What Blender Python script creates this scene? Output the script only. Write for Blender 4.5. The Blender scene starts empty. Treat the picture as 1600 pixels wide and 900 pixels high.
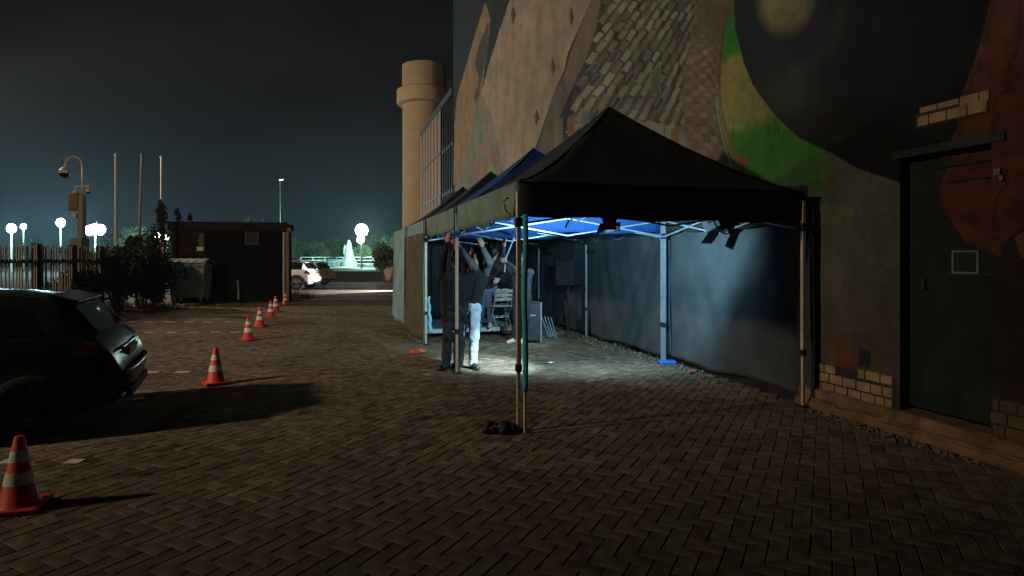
import bpy, bmesh, math, random
import numpy as np
from mathutils import Vector, Matrix

random.seed(7)
rng = np.random.default_rng(7)
sc = bpy.context.scene
C = sc.collection
R = math.radians

# ------------------------------------------------------------------ camera, world, lights, exposure
CAMH, FPX, HOR = 1.7, 920.0, 403.0            # eye height (m), focal length and horizon row of the 1600x900 photograph
cam_d = bpy.data.cameras.new('camera')
cam_d.sensor_width = 36.0
cam_d.lens = FPX / 1600.0 * 36.0
cam_d.shift_y = -(450.0 - HOR) / 1600.0
cam_d.clip_start, cam_d.clip_end = 0.1, 1500.0
cam = bpy.data.objects.new('camera', cam_d)
cam.location = (0, 0, CAMH)
cam.rotation_euler = (R(90), 0, 0)
C.objects.link(cam)
sc.camera = cam

world = bpy.data.worlds.new('World')
sc.world = world
world.use_nodes = True
wn, wl = world.node_tree.nodes, world.node_tree.links
bg = wn['Background']
bg.inputs['Strength'].default_value = 1.0
tc = wn.new('ShaderNodeTexCoord')
sep = wn.new('ShaderNodeSeparateXYZ')
wl.new(tc.outputs['Generated'], sep.inputs[0])
ramp = wn.new('ShaderNodeValToRGB')                # night overcast by elevation
e = ramp.color_ramp.elements
e[0].position, e[0].color = 0.0, (0.007, 0.019, 0.030, 1)
e[1].position, e[1].color = 1.0, (0.0050, 0.0045, 0.0045, 1)
m = e.new(0.05); m.color = (0.0070, 0.0120, 0.0165, 1)
m = e.new(0.12); m.color = (0.0075, 0.0094, 0.0114, 1)
m = e.new(0.26); m.color = (0.0068, 0.0068, 0.0074, 1)
wl.new(sep.outputs['Z'], ramp.inputs[0])
nz = wn.new('ShaderNodeTexNoise')
nz.inputs['Scale'].default_value = 2.6
nz.inputs['Detail'].default_value = 4
mpw = wn.new('ShaderNodeMapping')
mpw.inputs['Scale'].default_value = (1, 1, 3.2)
wl.new(tc.outputs['Generated'], mpw.inputs[0])
wl.new(mpw.outputs[0], nz.inputs['Vector'])
mr = wn.new('ShaderNodeMapRange')
mr.inputs['From Min'].default_value, mr.inputs['From Max'].default_value = 0.3, 0.7
mr.inputs['To Min'].default_value, mr.inputs['To Max'].default_value = 0.55, 1.45
wl.new(nz.outputs['Fac'], mr.inputs['Value'])
mx = wn.new('ShaderNodeVectorMath'); mx.operation = 'SCALE'
wl.new(ramp.outputs[0], mx.inputs[0]); wl.new(mr.outputs[0], mx.inputs['Scale'])
wl.new(mx.outputs[0], bg.inputs['Color'])

sc.view_settings.view_transform = 'Standard'
sc.view_settings.look = 'None'
sc.view_settings.exposure = 0.0
sc.view_settings.gamma = 1.0
sc.render.engine = 'CYCLES'
sc.cycles.use_denoising = True
sc.cycles.max_bounces = 5
sc.cycles.diffuse_bounces = 3
sc.cycles.glossy_bounces = 3
sc.cycles.volume_bounces = 0
sc.cycles.sample_clamp_indirect = 3.0
sc.cycles.caustics_reflective = False
sc.cycles.caustics_refractive = False

def lamp(name, kind, loc, energy, color, target=None, size=0.1, angle=None, blend=0.2):
    d = bpy.data.lights.new(name, kind)
    d.energy, d.color = energy, color
    if kind == 'AREA':
        d.size = size
    else:
        d.shadow_soft_size = size
    if kind == 'SPOT':
        d.spot_size, d.spot_blend = R(angle), blend
    o = bpy.data.objects.new(name, d)
    o.location = loc
    if target is not None:
        o.rotation_euler = (Vector(target) - Vector(loc)).to_track_quat('-Z', 'Y').to_euler()
    C.objects.link(o)
    return o

SODIUM = (1.0, 0.82, 0.61)
# two street lamps of the car park: one beside the camera to the left, one past the container hut
lamp('street_light', 'SPOT', (-14.5, 0.5, 7.5), 6700, SODIUM, (-4.0, 15.5, 2.5), 0.42, 104, 1.0)
lamp('street_light', 'SPOT', (-24.0, 24.0, 9.0), 10500, (1.0, 0.86, 0.65), (-4.0, 33.0, 2.0), 0.2, 132, 0.8)

# ------------------------------------------------------------------ helpers
def px(x, y, Y):
    """the point of the place that stands Y metres deep on the sight line of photograph pixel (x, y)"""
    return Vector(((x - 800.0) / FPX * Y, Y, CAMH + (HOR - y) * Y / FPX))

def gp(x, y, z=0.0):
    Y = (CAMH - z) * FPX / (y - HOR)
    return Vector(((x - 800.0) / FPX * Y, Y, z))

def tag(o, label=None, cat=None, group=None, kind=None):
    if label: o['label'] = label
    if cat: o['category'] = cat
    if group: o['group'] = group
    if kind: o['kind'] = kind
    return o

def thing(name, label, cat, loc=(0, 0, 0), rotz=0.0, group=None):
    o = bpy.data.objects.new(name, None)
    o.empty_display_size = 0.2
    o.location = loc
    o.rotation_euler = (0, 0, rotz)
    C.objects.link(o)
    return tag(o, label, cat, group)

def copy_tree(o, parent=None):
    c = o.copy()
    C.objects.link(c)
    if parent is not None:
        c.parent = parent
    for ch in list(o.children):
        copy_tree(ch, c)
    return c

class MB:
    def __init__(s):
        s.v, s.f, s.mi = [], [], []
    def add(s, vs, fs, mi=0):
        b = len(s.v)
        s.v.extend([tuple(p) for p in vs])
        s.f.extend([tuple(b + i for i in f) for f in fs])
        s.mi.extend([mi] * len(fs))
        return s
    def box(s, c, d, rz=0.0, mi=0, M=None):
        x, y, z = d[0] / 2, d[1] / 2, d[2] / 2
        vs = [Vector((sx * x, sy * y, sz * z)) for sx in (-1, 1) for sy in (-1, 1) for sz in (-1, 1)]
        m = M if M is not None else Matrix.Rotation(rz, 3, 'Z')
        vs = [m @ p + Vector(c) for p in vs]
        return s.add(vs, [(0, 1, 3, 2), (4, 6, 7, 5), (0, 4, 5, 1), (2, 3, 7, 6), (0, 2, 6, 4), (1, 5, 7, 3)], mi)
    def bar(s, a, b, w, h=None, mi=0):
        a, b = Vector(a), Vector(b)
        d = b - a
        q = d.to_track_quat('X', 'Z').to_matrix()
        return s.box((a + b) / 2, (d.length, w, h or w), M=q, mi=mi)
    def tube(s, pts, r, n=8, mi=0, caps=True):
        pts = [Vector(p) for p in pts]
        rs = r if isinstance(r, (list, tuple)) else [r] * len(pts)
        rings = []
        for i, p in enumerate(pts):
            d = (pts[min(i + 1, len(pts) - 1)] - pts[max(i - 1, 0)])
            q = d.to_track_quat('Z', 'Y').to_matrix()
            rings.append([p + q @ Vector((rs[i] * math.cos(2 * math.pi * k / n), rs[i] * math.sin(2 * math.pi * k / n), 0)) for k in range(n)])
        vs = [p for r_ in rings for p in r_]
        fs = []
        for i in range(len(pts) - 1):
            for k in range(n):
                fs.append((i * n + k, i * n + (k + 1) % n, (i + 1) * n + (k + 1) % n, (i + 1) * n + k))
        if caps:
            fs.append(tuple(range(n - 1, -1, -1)))
            fs.append(tuple((len(pts) - 1) * n + k for k in range(n)))
        return s.add(vs, fs, mi)
    def lathe(s, prof, c=(0, 0, 0), n=16, mi=0):
        c = Vector(c)
        vs, fs = [], []
        for r, z in prof:
            vs += [c + Vector((r * math.cos(2 * math.pi * k / n), r * math.sin(2 * math.pi * k / n), z)) for k in range(n)]
        for i in range(len(prof) - 1):
            for k in range(n):
                fs.append((i * n + k, i * n + (k + 1) % n, (i + 1) * n + (k + 1) % n, (i + 1) * n + k))
        fs.append(tuple(range(n - 1, -1, -1)))
        fs.append(tuple((len(prof) - 1) * n + k for k in range(n)))
        return s.add(vs, fs, mi)
    def grid(s, fn, nu, nv, mi=0):
        vs = [fn(i / nu, j / nv) for j in range(nv + 1) for i in range(nu + 1)]
        w = nu + 1
        fs = [(j * w + i, j * w + i + 1, (j + 1) * w + i + 1, (j + 1) * w + i) for j in range(nv) for i in range(nu)]
        return s.add(vs, fs, mi)
    def prism(s, poly, a, h, mi=0):
        """poly: list of 3D points, extruded by vector h"""
        n = len(poly)
        vs = [Vector(p) for p in poly] + [Vector(p) + Vector(h) for p in poly]
        fs = [tuple(range(n)), tuple(range(2 * n - 1, n - 1, -1))] + [(i, i + n, (i + 1) % n + n, (i + 1) % n) for i in range(n)]
        return s.add(vs, fs, mi)
    def build(s, name, mat, parent=None, smooth=False, world=False, bevel=0.0, solid=0.0):
        me = bpy.data.meshes.new(name)
        off = Vector((0, 0, 0))
        if world and parent is not None:
            p = parent
            while p is not None:
                off += Vector(p.location); p = p.parent
        me.from_pydata([(a[0] - off.x, a[1] - off.y, a[2] - off.z) for a in s.v], [], s.f)
        mats = mat if isinstance(mat, (list, tuple)) else [mat]
        for m_ in mats:
            me.materials.append(m_)
        if len(mats) > 1:
            me.polygons.foreach_set('material_index', s.mi)
        bm = bmesh.new(); bm.from_mesh(me)
        bmesh.ops.recalc_face_normals(bm, faces=bm.faces)
        bm.to_mesh(me); bm.free()
        if smooth:
            me.polygons.foreach_set('use_smooth', [True] * len(me.polygons))
            if smooth != 'full':
                me.set_sharp_from_angle(angle=R(40))
        o = bpy.data.objects.new(name, me)
        C.objects.link(o)
        if parent is not None:
            o.parent = parent
        if bevel:
            b = o.modifiers.new('bevel', 'BEVEL'); b.width = bevel; b.segments = 2; b.limit_method = 'ANGLE'
        if solid:
            b = o.modifiers.new('solid', 'SOLIDIFY'); b.thickness = solid; b.offset = 0
        return o

def np_mesh(name, verts, quads, mat, parent=None, col=None, smooth=False):
    """fast mesh from numpy arrays; col: per-vertex paint colour (linear rgb)"""
    me = bpy.data.meshes.new(name)
    n, q = len(verts), len(quads)
    me.vertices.add(n); me.vertices.foreach_set('co', np.ascontiguousarray(verts, np.float32).ravel())
    k = quads.shape[1]
    me.loops.add(q * k); me.loops.foreach_set('vertex_index', np.ascontiguousarray(quads, np.int32).ravel())
    me.polygons.add(q)
    me.polygons.foreach_set('loop_start', np.arange(0, q * k, k, dtype=np.int32))
    me.polygons.foreach_set('loop_total', np.full(q, k, np.int32))
    me.update(calc_edges=True)
    me.validate()
    if col is not None:
        a = me.color_attributes.new('paint', 'FLOAT_COLOR', 'POINT')
        a.data.foreach_set('color', np.concatenate([col, np.ones((n, 1))], 1).astype(np.float32).ravel())
    me.materials.append(mat)
    me.polygons.foreach_set('use_smooth', np.full(q, bool(smooth)))
    o = bpy.data.objects.new(name, me)
    C.objects.link(o)
    if parent is not None:
        o.parent = parent
    return o

# ------------------------------------------------------------------ materials
def srgb(*c):
    return tuple(((v / 255) / 12.92 if v / 255 <= 0.04045 else ((v / 255 + 0.055) / 1.055) ** 2.4) for v in c)

def mat(name, col, rough=0.7, vary=0.25, scale=6.0, bump=0.0, bscale=40.0, metal=0.0, spec=0.4, detail=5, attr=None, coat=0.0, dist=0.01, sheen=0.0):
    m_ = bpy.data.materials.new(name)
    m_.use_nodes = True
    nt = m_.node_tree; N, L = nt.nodes, nt.links
    b = N['Principled BSDF']
    b.inputs['Roughness'].default_value = rough
    b.inputs['Metallic'].default_value = metal
    b.inputs['Specular IOR Level'].default_value = spec
    if coat: b.inputs['Coat Weight'].default_value = coat
    if sheen: b.inputs['Sheen Weight'].default_value = sheen
    tcn = N.new('ShaderNodeTexCoord')
    base = None
    if attr:
        an = N.new('ShaderNodeAttribute'); an.attribute_name = attr
        base = an.outputs['Color']
    if vary > 0:
        n1 = N.new('ShaderNodeTexNoise'); n1.inputs['Scale'].default_value = scale; n1.inputs['Detail'].default_value = detail
        n1.inputs['Roughness'].default_value = 0.62
        L.new(tcn.outputs['Object'], n1.inputs['Vector'])
        mr_ = N.new('ShaderNodeMapRange')
        mr_.inputs['From Min'].default_value, mr_.inputs['From Max'].default_value = 0.28, 0.72
        mr_.inputs['To Min'].default_value, mr_.inputs['To Max'].default_value = 1 - vary, 1 + vary
        L.new(n1.outputs['Fac'], mr_.inputs['Value'])
        vm = N.new('ShaderNodeVectorMath'); vm.operation = 'SCALE'
        if base is not None: L.new(base, vm.inputs[0])
        else: vm.inputs[0].default_value = col
        L.new(mr_.outputs[0], vm.inputs['Scale'])
        L.new(vm.outputs[0], b.inputs['Base Color'])
    elif base is not None:
        L.new(base, b.inputs['Base Color'])
    else:
        b.inputs['Base Color'].default_value = (*col, 1)
    if bump:
        n2 = N.new('ShaderNodeTexNoise'); n2.inputs['Scale'].default_value = bscale; n2.inputs['Detail'].default_value = 6
        L.new(tcn.outputs['Object'], n2.inputs['Vector'])
        bp = N.new('ShaderNodeBump'); bp.inputs['Strength'].default_value = bump; bp.inputs['Distance'].default_value = dist
        L.new(n2.outputs['Fac'], bp.inputs['Height'])
        L.new(bp.outputs[0], b.inputs['Normal'])
    return m_

def glow(name, col, strength):
    m_ = bpy.data.materials.new(name); m_.use_nodes = True
    b = m_.node_tree.nodes['Principled BSDF']
    b.inputs['Base Color'].default_value = (*col, 1)
    b.inputs['Emission Color'].default_value = (*col, 1)
    b.inputs['Emission Strength'].default_value = strength
    return m_

def glassy(name, col, rough=0.08):
    m_ = bpy.data.materials.new(name); m_.use_nodes = True
    b = m_.node_tree.nodes['Principled BSDF']
    b.inputs['Base Color'].default_value = (*col, 1)
    b.inputs['Roughness'].default_value = rough
    b.inputs['Specular IOR Level'].default_value = 0.6
    return m_

M = dict(
    ground=mat('ground_sand', (0.13, 0.105, 0.08), 0.95, 0.45, 1.3, 0.5, 30, spec=0.05),
    joint=mat('joint_sand', (0.050, 0.040, 0.030), 0.95, 0.3, 9, spec=0.1),
    paver=mat('concrete_paver', (0.1, 0.09, 0.08), 0.95, 0.55, 7.0, 0.9, 110, attr='paint', spec=0.06, dist=0.006, detail=10),
    line=mat('road_paint', (0.45, 0.43, 0.39), 0.8, 0.35, 25),
    mural=mat('mural_paint', (0.3, 0.3, 0.3), 0.85, 0.30, 1.6, 0.35, 55, attr='paint', spec=0.2, dist=0.004, detail=9),
    brick=mat('pale_brick', srgb(148, 123, 90), 0.9, 0.4, 7, 0.8, 45, spec=0.15),
    brickdark=mat('grimy_brick', srgb(92, 74, 55), 0.9, 0.5, 5, 0.8, 45, spec=0.15),
    mortar=mat('mortar', (0.03, 0.026, 0.022), 0.95, 0.3, 12),
    plinth=mat('old_concrete_ledge', srgb(118, 93, 68), 0.92, 0.5, 4, 0.9, 25, spec=0.15),
    blackpaint=mat('black_trim', (0.012, 0.012, 0.012), 0.7, 0.3, 10),
    greyframe=mat('grey_frame', (0.16, 0.145, 0.12), 0.6, 0.3, 10),
    tower=mat('ribbed_concrete', srgb(160, 137, 109), 0.9, 0.14, 0.8, 0.3, 14, spec=0.2),
    mullion=mat('dark_mullion', (0.025, 0.02, 0.018), 0.5, 0.2, 5),
    louver=mat('brown_louver', srgb(120, 88, 62), 0.7, 0.25, 2),
    winglass=glassy('facade_glass', (0.012, 0.016, 0.022), 0.12),
    spandrel=mat('pale_spandrel', (0.22, 0.28, 0.33), 0.4, 0.5, 3),
    blackcloth=mat('black_canopy_cloth', (0.014, 0.0135, 0.0125), 0.85, 0.3, 5, 0.3, 25, spec=0.25),
    bluecloth=mat('blue_canopy_cloth', (0.0015, 0.034, 0.140), 0.75, 0.15, 5, 0.3, 25, spec=0.3),
    greencloth=mat('grey_green_valance_cloth', (0.125, 0.175, 0.135), 0.85, 0.3, 2.5, 0.4, 20, spec=0.2),
    tealcloth=mat('teal_grey_side_cloth', (0.17, 0.26, 0.275), 0.85, 0.3, 2.5, 0.4, 20, spec=0.2),
    olivecloth=mat('olive_side_cloth', (0.075, 0.065, 0.045), 0.85, 0.3, 4, 0.4, 20, spec=0.2),
    wallcloth=mat('slate_side_cloth', (0.038, 0.042, 0.043), 0.8, 0.3, 2.2, 0.35, 15, spec=0.25),
    trim=mat('dark_webbing', (0.02, 0.017, 0.015), 0.8, 0.3, 20),
    steel=mat('galvanised_leg', (0.50, 0.39, 0.26), 0.5, 0.25, 12, metal=0.1),
    alu=mat('aluminium_truss', (0.22, 0.25, 0.28), 0.4, 0.2, 12, metal=0.3),
    bluebit=mat('blue_plastic', (0.015, 0.12, 0.45), 0.5, 0.2, 12),
    tealstrap=mat('teal_strap', (0.04, 0.40, 0.40), 0.7, 0.3, 30),
    sheet=mat('pale_blue_sheet', (0.35, 0.62, 0.72), 0.6, 0.2, 9),
    stage=mat('stage_deck_wood', (0.27, 0.25, 0.22), 0.7, 0.3, 5, 0.2),
    stageface=mat('stage_fascia', (0.5, 0.5, 0.5), 0.6, 0.2, 8),
    dark=mat('matt_black', (0.012, 0.012, 0.013), 0.7, 0.25, 9),
    casegrey=mat('flight_case_grey', (0.018, 0.0185, 0.021), 0.6, 0.3, 9),
    orange=mat('cone_orange', (0.52, 0.032, 0.014), 0.55, 0.25, 8),
    conewhite=mat('cone_white_band', (0.60, 0.56, 0.46), 0.5, 0.15, 12),
    orangestrap=mat('orange_weight', (0.85, 0.13, 0.03), 0.6, 0.2, 12),
    carblack=mat('dark_car_paint', (0.010, 0.0112, 0.0105), 0.32, 0.1, 20, spec=0.13),
    carwhite=mat('white_car_paint', (0.62, 0.60, 0.58), 0.35, 0.05, 20, spec=0.5, coat=0.4),
    carpink=mat('pale_car_paint', (0.50, 0.42, 0.40), 0.35, 0.05, 20, spec=0.5, coat=0.4),
    carglass=glassy('car_glass', (0.006, 0.007, 0.008), 0.06),
    rubber=mat('tyre_rubber', (0.005, 0.005, 0.005), 0.85, 0.3, 30),
    rim=mat('dark_alloy_rim', (0.03, 0.03, 0.032), 0.4, 0.2, 20, metal=0.7),
    rimlight=mat('alloy_rim', (0.2, 0.2, 0.2), 0.4, 0.2, 20, metal=0.7),
    taillight=mat('tail_light_lens', (0.12, 0.006, 0.006), 0.35, 0.1, 20, spec=0.4),
    chrome=mat('chrome_trim', (0.25, 0.25, 0.26), 0.25, 0.05, 20, metal=1.0),
    plate=mat('number_plate', (0.30, 0.28, 0.16), 0.35, 0.15, 20),
    hut=mat('black_hut_boards', (0.0045, 0.004, 0.0036), 0.95, 0.4, 3, 0.3, 20, spec=0.08),
    hutbrown=mat('red_brown_boards', (0.016, 0.010, 0.0075), 0.95, 0.35, 4, 0.3, 20, spec=0.1),
    bin=mat('grey_bin_plastic', (0.17, 0.165, 0.13), 0.7, 0.3, 6, 0.2),
    paper=mat('paper_notice', (0.55, 0.42, 0.28), 0.8, 0.1, 9),
    pipe=mat('pale_pipe', (0.5, 0.5, 0.48), 0.5, 0.2, 9),
    pole=mat('flagpole_paint', (0.5, 0.42, 0.34), 0.5, 0.15, 5),
    poledark=mat('grey_green_pole', (0.16, 0.17, 0.13), 0.5, 0.15, 5),
    picket=mat('weathered_picket', (0.20, 0.165, 0.115), 0.85, 0.35, 4, 0.4, 25),
    post=mat('dark_fence_post', (0.02, 0.016, 0.012), 0.9, 0.3, 8),
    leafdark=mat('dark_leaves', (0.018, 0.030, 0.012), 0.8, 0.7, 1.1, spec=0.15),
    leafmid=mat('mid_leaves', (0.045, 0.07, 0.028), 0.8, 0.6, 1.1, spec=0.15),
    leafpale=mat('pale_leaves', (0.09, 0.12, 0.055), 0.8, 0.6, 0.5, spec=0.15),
    bark=mat('bark', (0.05, 0.04, 0.03), 0.9, 0.3, 12, 0.5),
    lawn=mat('lawn', (0.045, 0.052, 0.024), 0.95, 0.4, 1.5, 0.5, 20),
    bank=mat('dark_bank_wall', (0.018, 0.015, 0.012), 0.95, 0.4, 3, 0.5, 15),
    sand=mat('sandy_heap', (0.30, 0.20, 0.12), 0.95, 0.3, 6, 0.5, 25),
    monument=mat('pale_stone', (0.10, 0.104, 0.10), 0.9, 0.6, 3, 0.9, 5),
    skin=mat('skin', (0.30, 0.15, 0.10), 0.55, 0.15, 20, spec=0.35),
    hair=mat('dark_hair', (0.012, 0.010, 0.009), 0.6, 0.4, 60, 0.4, 90),
    hoodie=mat('grey_sleeve_cloth', (0.065, 0.07, 0.078), 0.85, 0.25, 12, 0.4, 35),
    jacket=mat('black_jacket_cloth', (0.007, 0.0065, 0.006), 0.95, 0.3, 12, 0.4, 35),
    navyhood=mat('slate_hoodie_cloth', (0.022, 0.023, 0.030), 0.85, 0.25, 12, 0.4, 35),
    jeans=mat('light_jeans_denim', (0.36, 0.44, 0.50), 0.85, 0.3, 14, 0.5, 30),
    jeansdark=mat('mid_jeans_denim', (0.06, 0.09, 0.13), 0.85, 0.3, 14, 0.5, 30),
    trouser=mat('dark_trouser_cloth', (0.018, 0.018, 0.02), 0.85, 0.3, 14, 0.5, 30),
    shoe=mat('dark_shoe', (0.025, 0.02, 0.016), 0.6, 0.3, 14),
    shoepale=mat('beige_shoe', (0.50, 0.42, 0.33), 0.7, 0.2, 14),
    whitecloth=mat('white_shirt_cloth', (0.7, 0.7, 0.7), 0.8, 0.1, 14),
    stone=mat('rubble_stone', (0.16, 0.13, 0.10), 0.9, 0.4, 6, 0.6, 20),
    weed=mat('weed_blades', (0.05, 0.065, 0.025), 0.8, 0.5, 3),
)
# ------------------------------------------------------------------ ground and paving
W0, WK = 5.60, 0.3043                    # the mural wall runs along X = W0 - WK * Y
def wall_x(Y): return W0 - WK * Y
def wall_Y(x): return W0 / ((x - 800.0) / FPX + WK)     # depth of the wall on photograph column x
WN = Vector((-1, -WK, 0)).normalized()   # out of the wall, towards the car park
WU = Vector((-WK, 1, 0)).normalized()    # along the wall, away from the camera
def wp(x, y, out=0.0):
    Y = wall_Y(x)
    return Vector((wall_x(Y), Y, CAMH + (HOR - y) * Y / FPX)) + WN * out
def wpos(Y, z, out=0.0):
    return Vector((wall_x(Y), Y, z)) + WN * out

gm = MB()
gm.grid(lambda u, v: Vector((-260 + 520 * u, -30 + 330 * v, -0.035)), 40, 30)
ground = gm.build('ground', M['ground'])
tag(ground, kind='structure')
gj = MB()
gj.add([(-30, -6, -0.010), (14, -6, -0.010), (14, 27, -0.010), (-30, 27, -0.010)], [(0, 1, 2, 3)])
gj.build('joint_sand', M['joint'], ground)

# herringbone pavers, 45 degrees to the wall
PIT = 0.110
ang = R(28)
dA = np.array([math.sin(ang), math.cos(ang)]); dB = np.array([math.cos(ang), -math.sin(ang)])
N_ = 420
ii, jj = np.meshgrid(np.arange(-N_, N_), np.arange(-N_, N_), indexing='ij')
ii, jj = ii.ravel(), jj.ravel()
k4 = (ii - jj) % 4
hor, ver = k4 == 0, k4 == 3
ci = np.concatenate([ii[hor] + 1.0, ii[ver] + 0.5]); cj = np.concatenate([jj[hor] + 0.5, jj[ver] + 1.0])
isv = np.concatenate([np.zeros(hor.sum(), bool), np.ones(ver.sum(), bool)])
cx = PIT * (ci * dB[0] + cj * dA[0]); cy = PIT * (ci * dB[1] + cj * dA[1]) + 10
keep = (cy > 1.0) & (cy < 24) & (cx < 0.93 * cy + 0.6) & (cx > -0.93 * cy - 3.6) & (cx < W0 - WK * cy - 0.12)
cx, cy, isv = cx[keep], cy[keep], isv[keep]
npv = len(cx)
# outline of one paver (chamfered top), long side along local x
hl, hw, ch = PIT - 0.003, PIT / 2 - 0.003, 0.005
tpl = np.array([(-hl, -hw, -.024), (hl, -hw, -.024), (hl, hw, -.024), (-hl, hw, -.024),
                (-hl, -hw, -ch), (hl, -hw, -ch), (hl, hw, -ch), (-hl, hw, -ch),
                (-hl + ch, -hw + ch, 0), (hl - ch, -hw + ch, 0), (hl - ch, hw - ch, 0), (-hl + ch, hw - ch, 0)])
tq = np.array([(8, 9, 10, 11), (4, 5, 9, 8), (5, 6, 10, 9), (6, 7, 11, 10), (7, 4, 8, 11), (0, 1, 5, 4), (1, 2, 6, 5), (2, 3, 7, 6), (3, 0, 4, 7)])
tone = rng.normal(1.0, 0.13, npv).clip(0.55, 1.5)
warm = rng.random(npv)
pcol = np.where((warm < 0.16)[:, None], np.array([0.155, 0.108, 0.070]), np.where((warm > 0.8)[:, None], np.array([0.136, 0.107, 0.076]), np.array([0.143, 0.109, 0.074]))) * tone[:, None]
def vn_(x, y, sd):
    r_ = np.random.default_rng(sd); T_ = r_.random((64, 64)); xi, yi = np.floor(x).astype(int), np.floor(y).astype(int); fx, fy = x - xi, y - yi
    fx, fy = fx * fx * (3 - 2 * fx), fy * fy * (3 - 2 * fy); g_ = lambda a, b: T_[a % 64, b % 64]
    return (g_(xi, yi) * (1 - fx) + g_(xi + 1, yi) * fx) * (1 - fy) + (g_(xi, yi + 1) * (1 - fx) + g_(xi + 1, yi + 1) * fx) * fy
wear = 0.55 * vn_(cx / 1.7, cy / 1.7, 1) + 0.3 * vn_(cx / .6, cy / .6, 2) + 0.15 * vn_(cx / .25, cy / .25, 3)     # old stains and worn lanes in the bricks
pcol = pcol * (0.62 + 0.76 * wear)[:, None] * np.where(rng.random(npv) < .03, .55, 1.0)[:, None]
hgt = -0.004 * (vn_(cx / 2.3, cy / 2.3, 4) > .8) + rng.normal(0, 0.0012, npv).clip(-.003, .003)
tx, ty = rng.normal(0, 0.006, npv), rng.normal(0, 0.005, npv)
yaw = np.where(isv, math.atan2(dA[1], dA[0]), math.atan2(dB[1], dB[0])) + rng.normal(0, 0.012, npv)
order = np.argsort(np.hypot(cx, cy) + np.where((np.abs(cx) > 0.86 * cy) | (cy < 3.12), 50, 0))
near = order[:300]; rest = order[300:]
ca, sa = np.cos(yaw), np.sin(yaw)
idx = rest
v = tpl[None].repeat(len(idx), 0)
zz = v[:, :, 2] + hgt[idx, None] + v[:, :, 0] * ty[idx, None] * 0.5 + v[:, :, 1] * tx[idx, None]
vx = cx[idx, None] + v[:, :, 0] * ca[idx, None] - v[:, :, 1] * sa[idx, None]
vy = cy[idx, None] + v[:, :, 0] * sa[idx, None] + v[:, :, 1] * ca[idx, None]
vv = np.stack([vx, vy, zz], 2).reshape(-1, 3)
qq = (tq[None] + (np.arange(len(idx)) * 12)[:, None, None]).reshape(-1, 4)
pf = np_mesh('paver_field', vv, qq, M['paver'], ground, pcol[idx].repeat(12, 0))
tag(pf, kind='stuff')
pm = []
for t in range(8):                               # eight shared meshes for the single pavers
    o = np_mesh('paver', tpl, tq, M['paver'], None, np.tile(pcol[order[t * 31]], (12, 1)))
    pm.append(o.data)
    bpy.data.objects.remove(o)
for n_, i in enumerate(near):
    o = bpy.data.objects.new('paver', pm[int(rng.integers(8))])
    o.location = (cx[i], cy[i], hgt[i])
    o.rotation_euler = (tx[i], ty[i] * .5, yaw[i])
    C.objects.link(o); o.parent = ground

# painted bay lines in the car park: rows of dashes
for yrow, xs in ((582, ((229, 248), (275, 297))), (519.5, ((228, 241), (261, 276), (295, 310), (330, 345), (360, 375))), (503.5, ((196, 211), (226, 240), (258, 273), (290, 303), (317, 331), (351, 362))), (624, ((207, 226), )), (722, ((2, 22), (105, 128)))):
    for a, b in xs:
        p, q = gp(a, yrow), gp(b, yrow)
        o = MB().box(((p.x + q.x) / 2, p.y, 0.0075), (q.x - p.x, 0.1, 0.004), rz=0.0).build('bay_dash', M['line'], ground)
        o['label'] = 'short white painted parking bay dash'

# ------------------------------------------------------------------ mural building
bld = thing('mural_building', 'tall blank building wall with a large painted mural of books, diamonds and a black disc', 'building', (wall_x(10), 10, 0))

def vnoise(x, y, seed=0):
    """smooth value noise in [0,1] on arrays"""
    r = np.random.default_rng(seed); T = r.random((64, 64))
    xi, yi = np.floor(x).astype(int), np.floor(y).astype(int)
    fx, fy = x - xi, y - yi
    fx, fy = fx * fx * (3 - 2 * fx), fy * fy * (3 - 2 * fy)
    g = lambda a, b: T[a % 64, b % 64]
    return (g(xi, yi) * (1 - fx) + g(xi + 1, yi) * fx) * (1 - fy) + (g(xi, yi + 1) * (1 - fx) + g(xi + 1, yi + 1) * fx) * fy
def fbm(x, y, seed=0, o=4):
    s, a, t = 0, 0.5, 0
    for i in range(o):
        s = s + a * vnoise(x * 2 ** i, y * 2 ** i, seed + i); t += a; a *= .55
    return s / t

class Mural:
    """paints the facade: outlines are given where the photograph shows them, colours are the pigments"""
    def __init__(s, X, Y, shape):
        s.X, s.Y = X, Y
        s.col = np.zeros(X.shape + (3,))
    def inside(s, poly):
        x0, x1 = min(p[0] for p in poly), max(p[0] for p in poly)
        ci = np.where((s.X[:, 0] >= x0 - 1) & (s.X[:, 0] <= x1 + 1))[0]
        if len(ci) == 0: return None, None
        sl = slice(ci[0], ci[-1] + 1)
        X, Y = s.X[sl], s.Y[sl]
        m_ = np.zeros(X.shape, bool)
        n = len(poly)
        for i in range(n):
            (ax, ay), (bx, by) = poly[i], poly[(i + 1) % n]
            if ay == by: continue
            c = ((ay > Y) != (by > Y)) & (X < (bx - ax) * (Y - ay) / (by - ay) + ax)
            m_ ^= c
        return sl, m_
    def fill(s, poly, c):
        sl, m_ = s.inside(poly)
        if sl is None: return
        v = s.col[sl]
        v[m_] = c
    def blend(s, w, c):
        s.col[:] = s.col * (1 - w[..., None]) + np.array(c) * w[..., None]
    def stroke(s, pts, w, c):
        for a, b in zip(pts[:-1], pts[1:]):
            dx, dy = b[0] - a[0], b[1] - a[1]
            l = math.hypot(dx, dy) or 1
            nx, ny = -dy / l * w / 2, dx / l * w / 2
            s.fill([(a[0] + nx, a[1] + ny), (b[0] + nx, b[1] + ny), (b[0] - nx, b[1] - ny), (a[0] - nx, a[1] - ny)], c)

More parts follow.
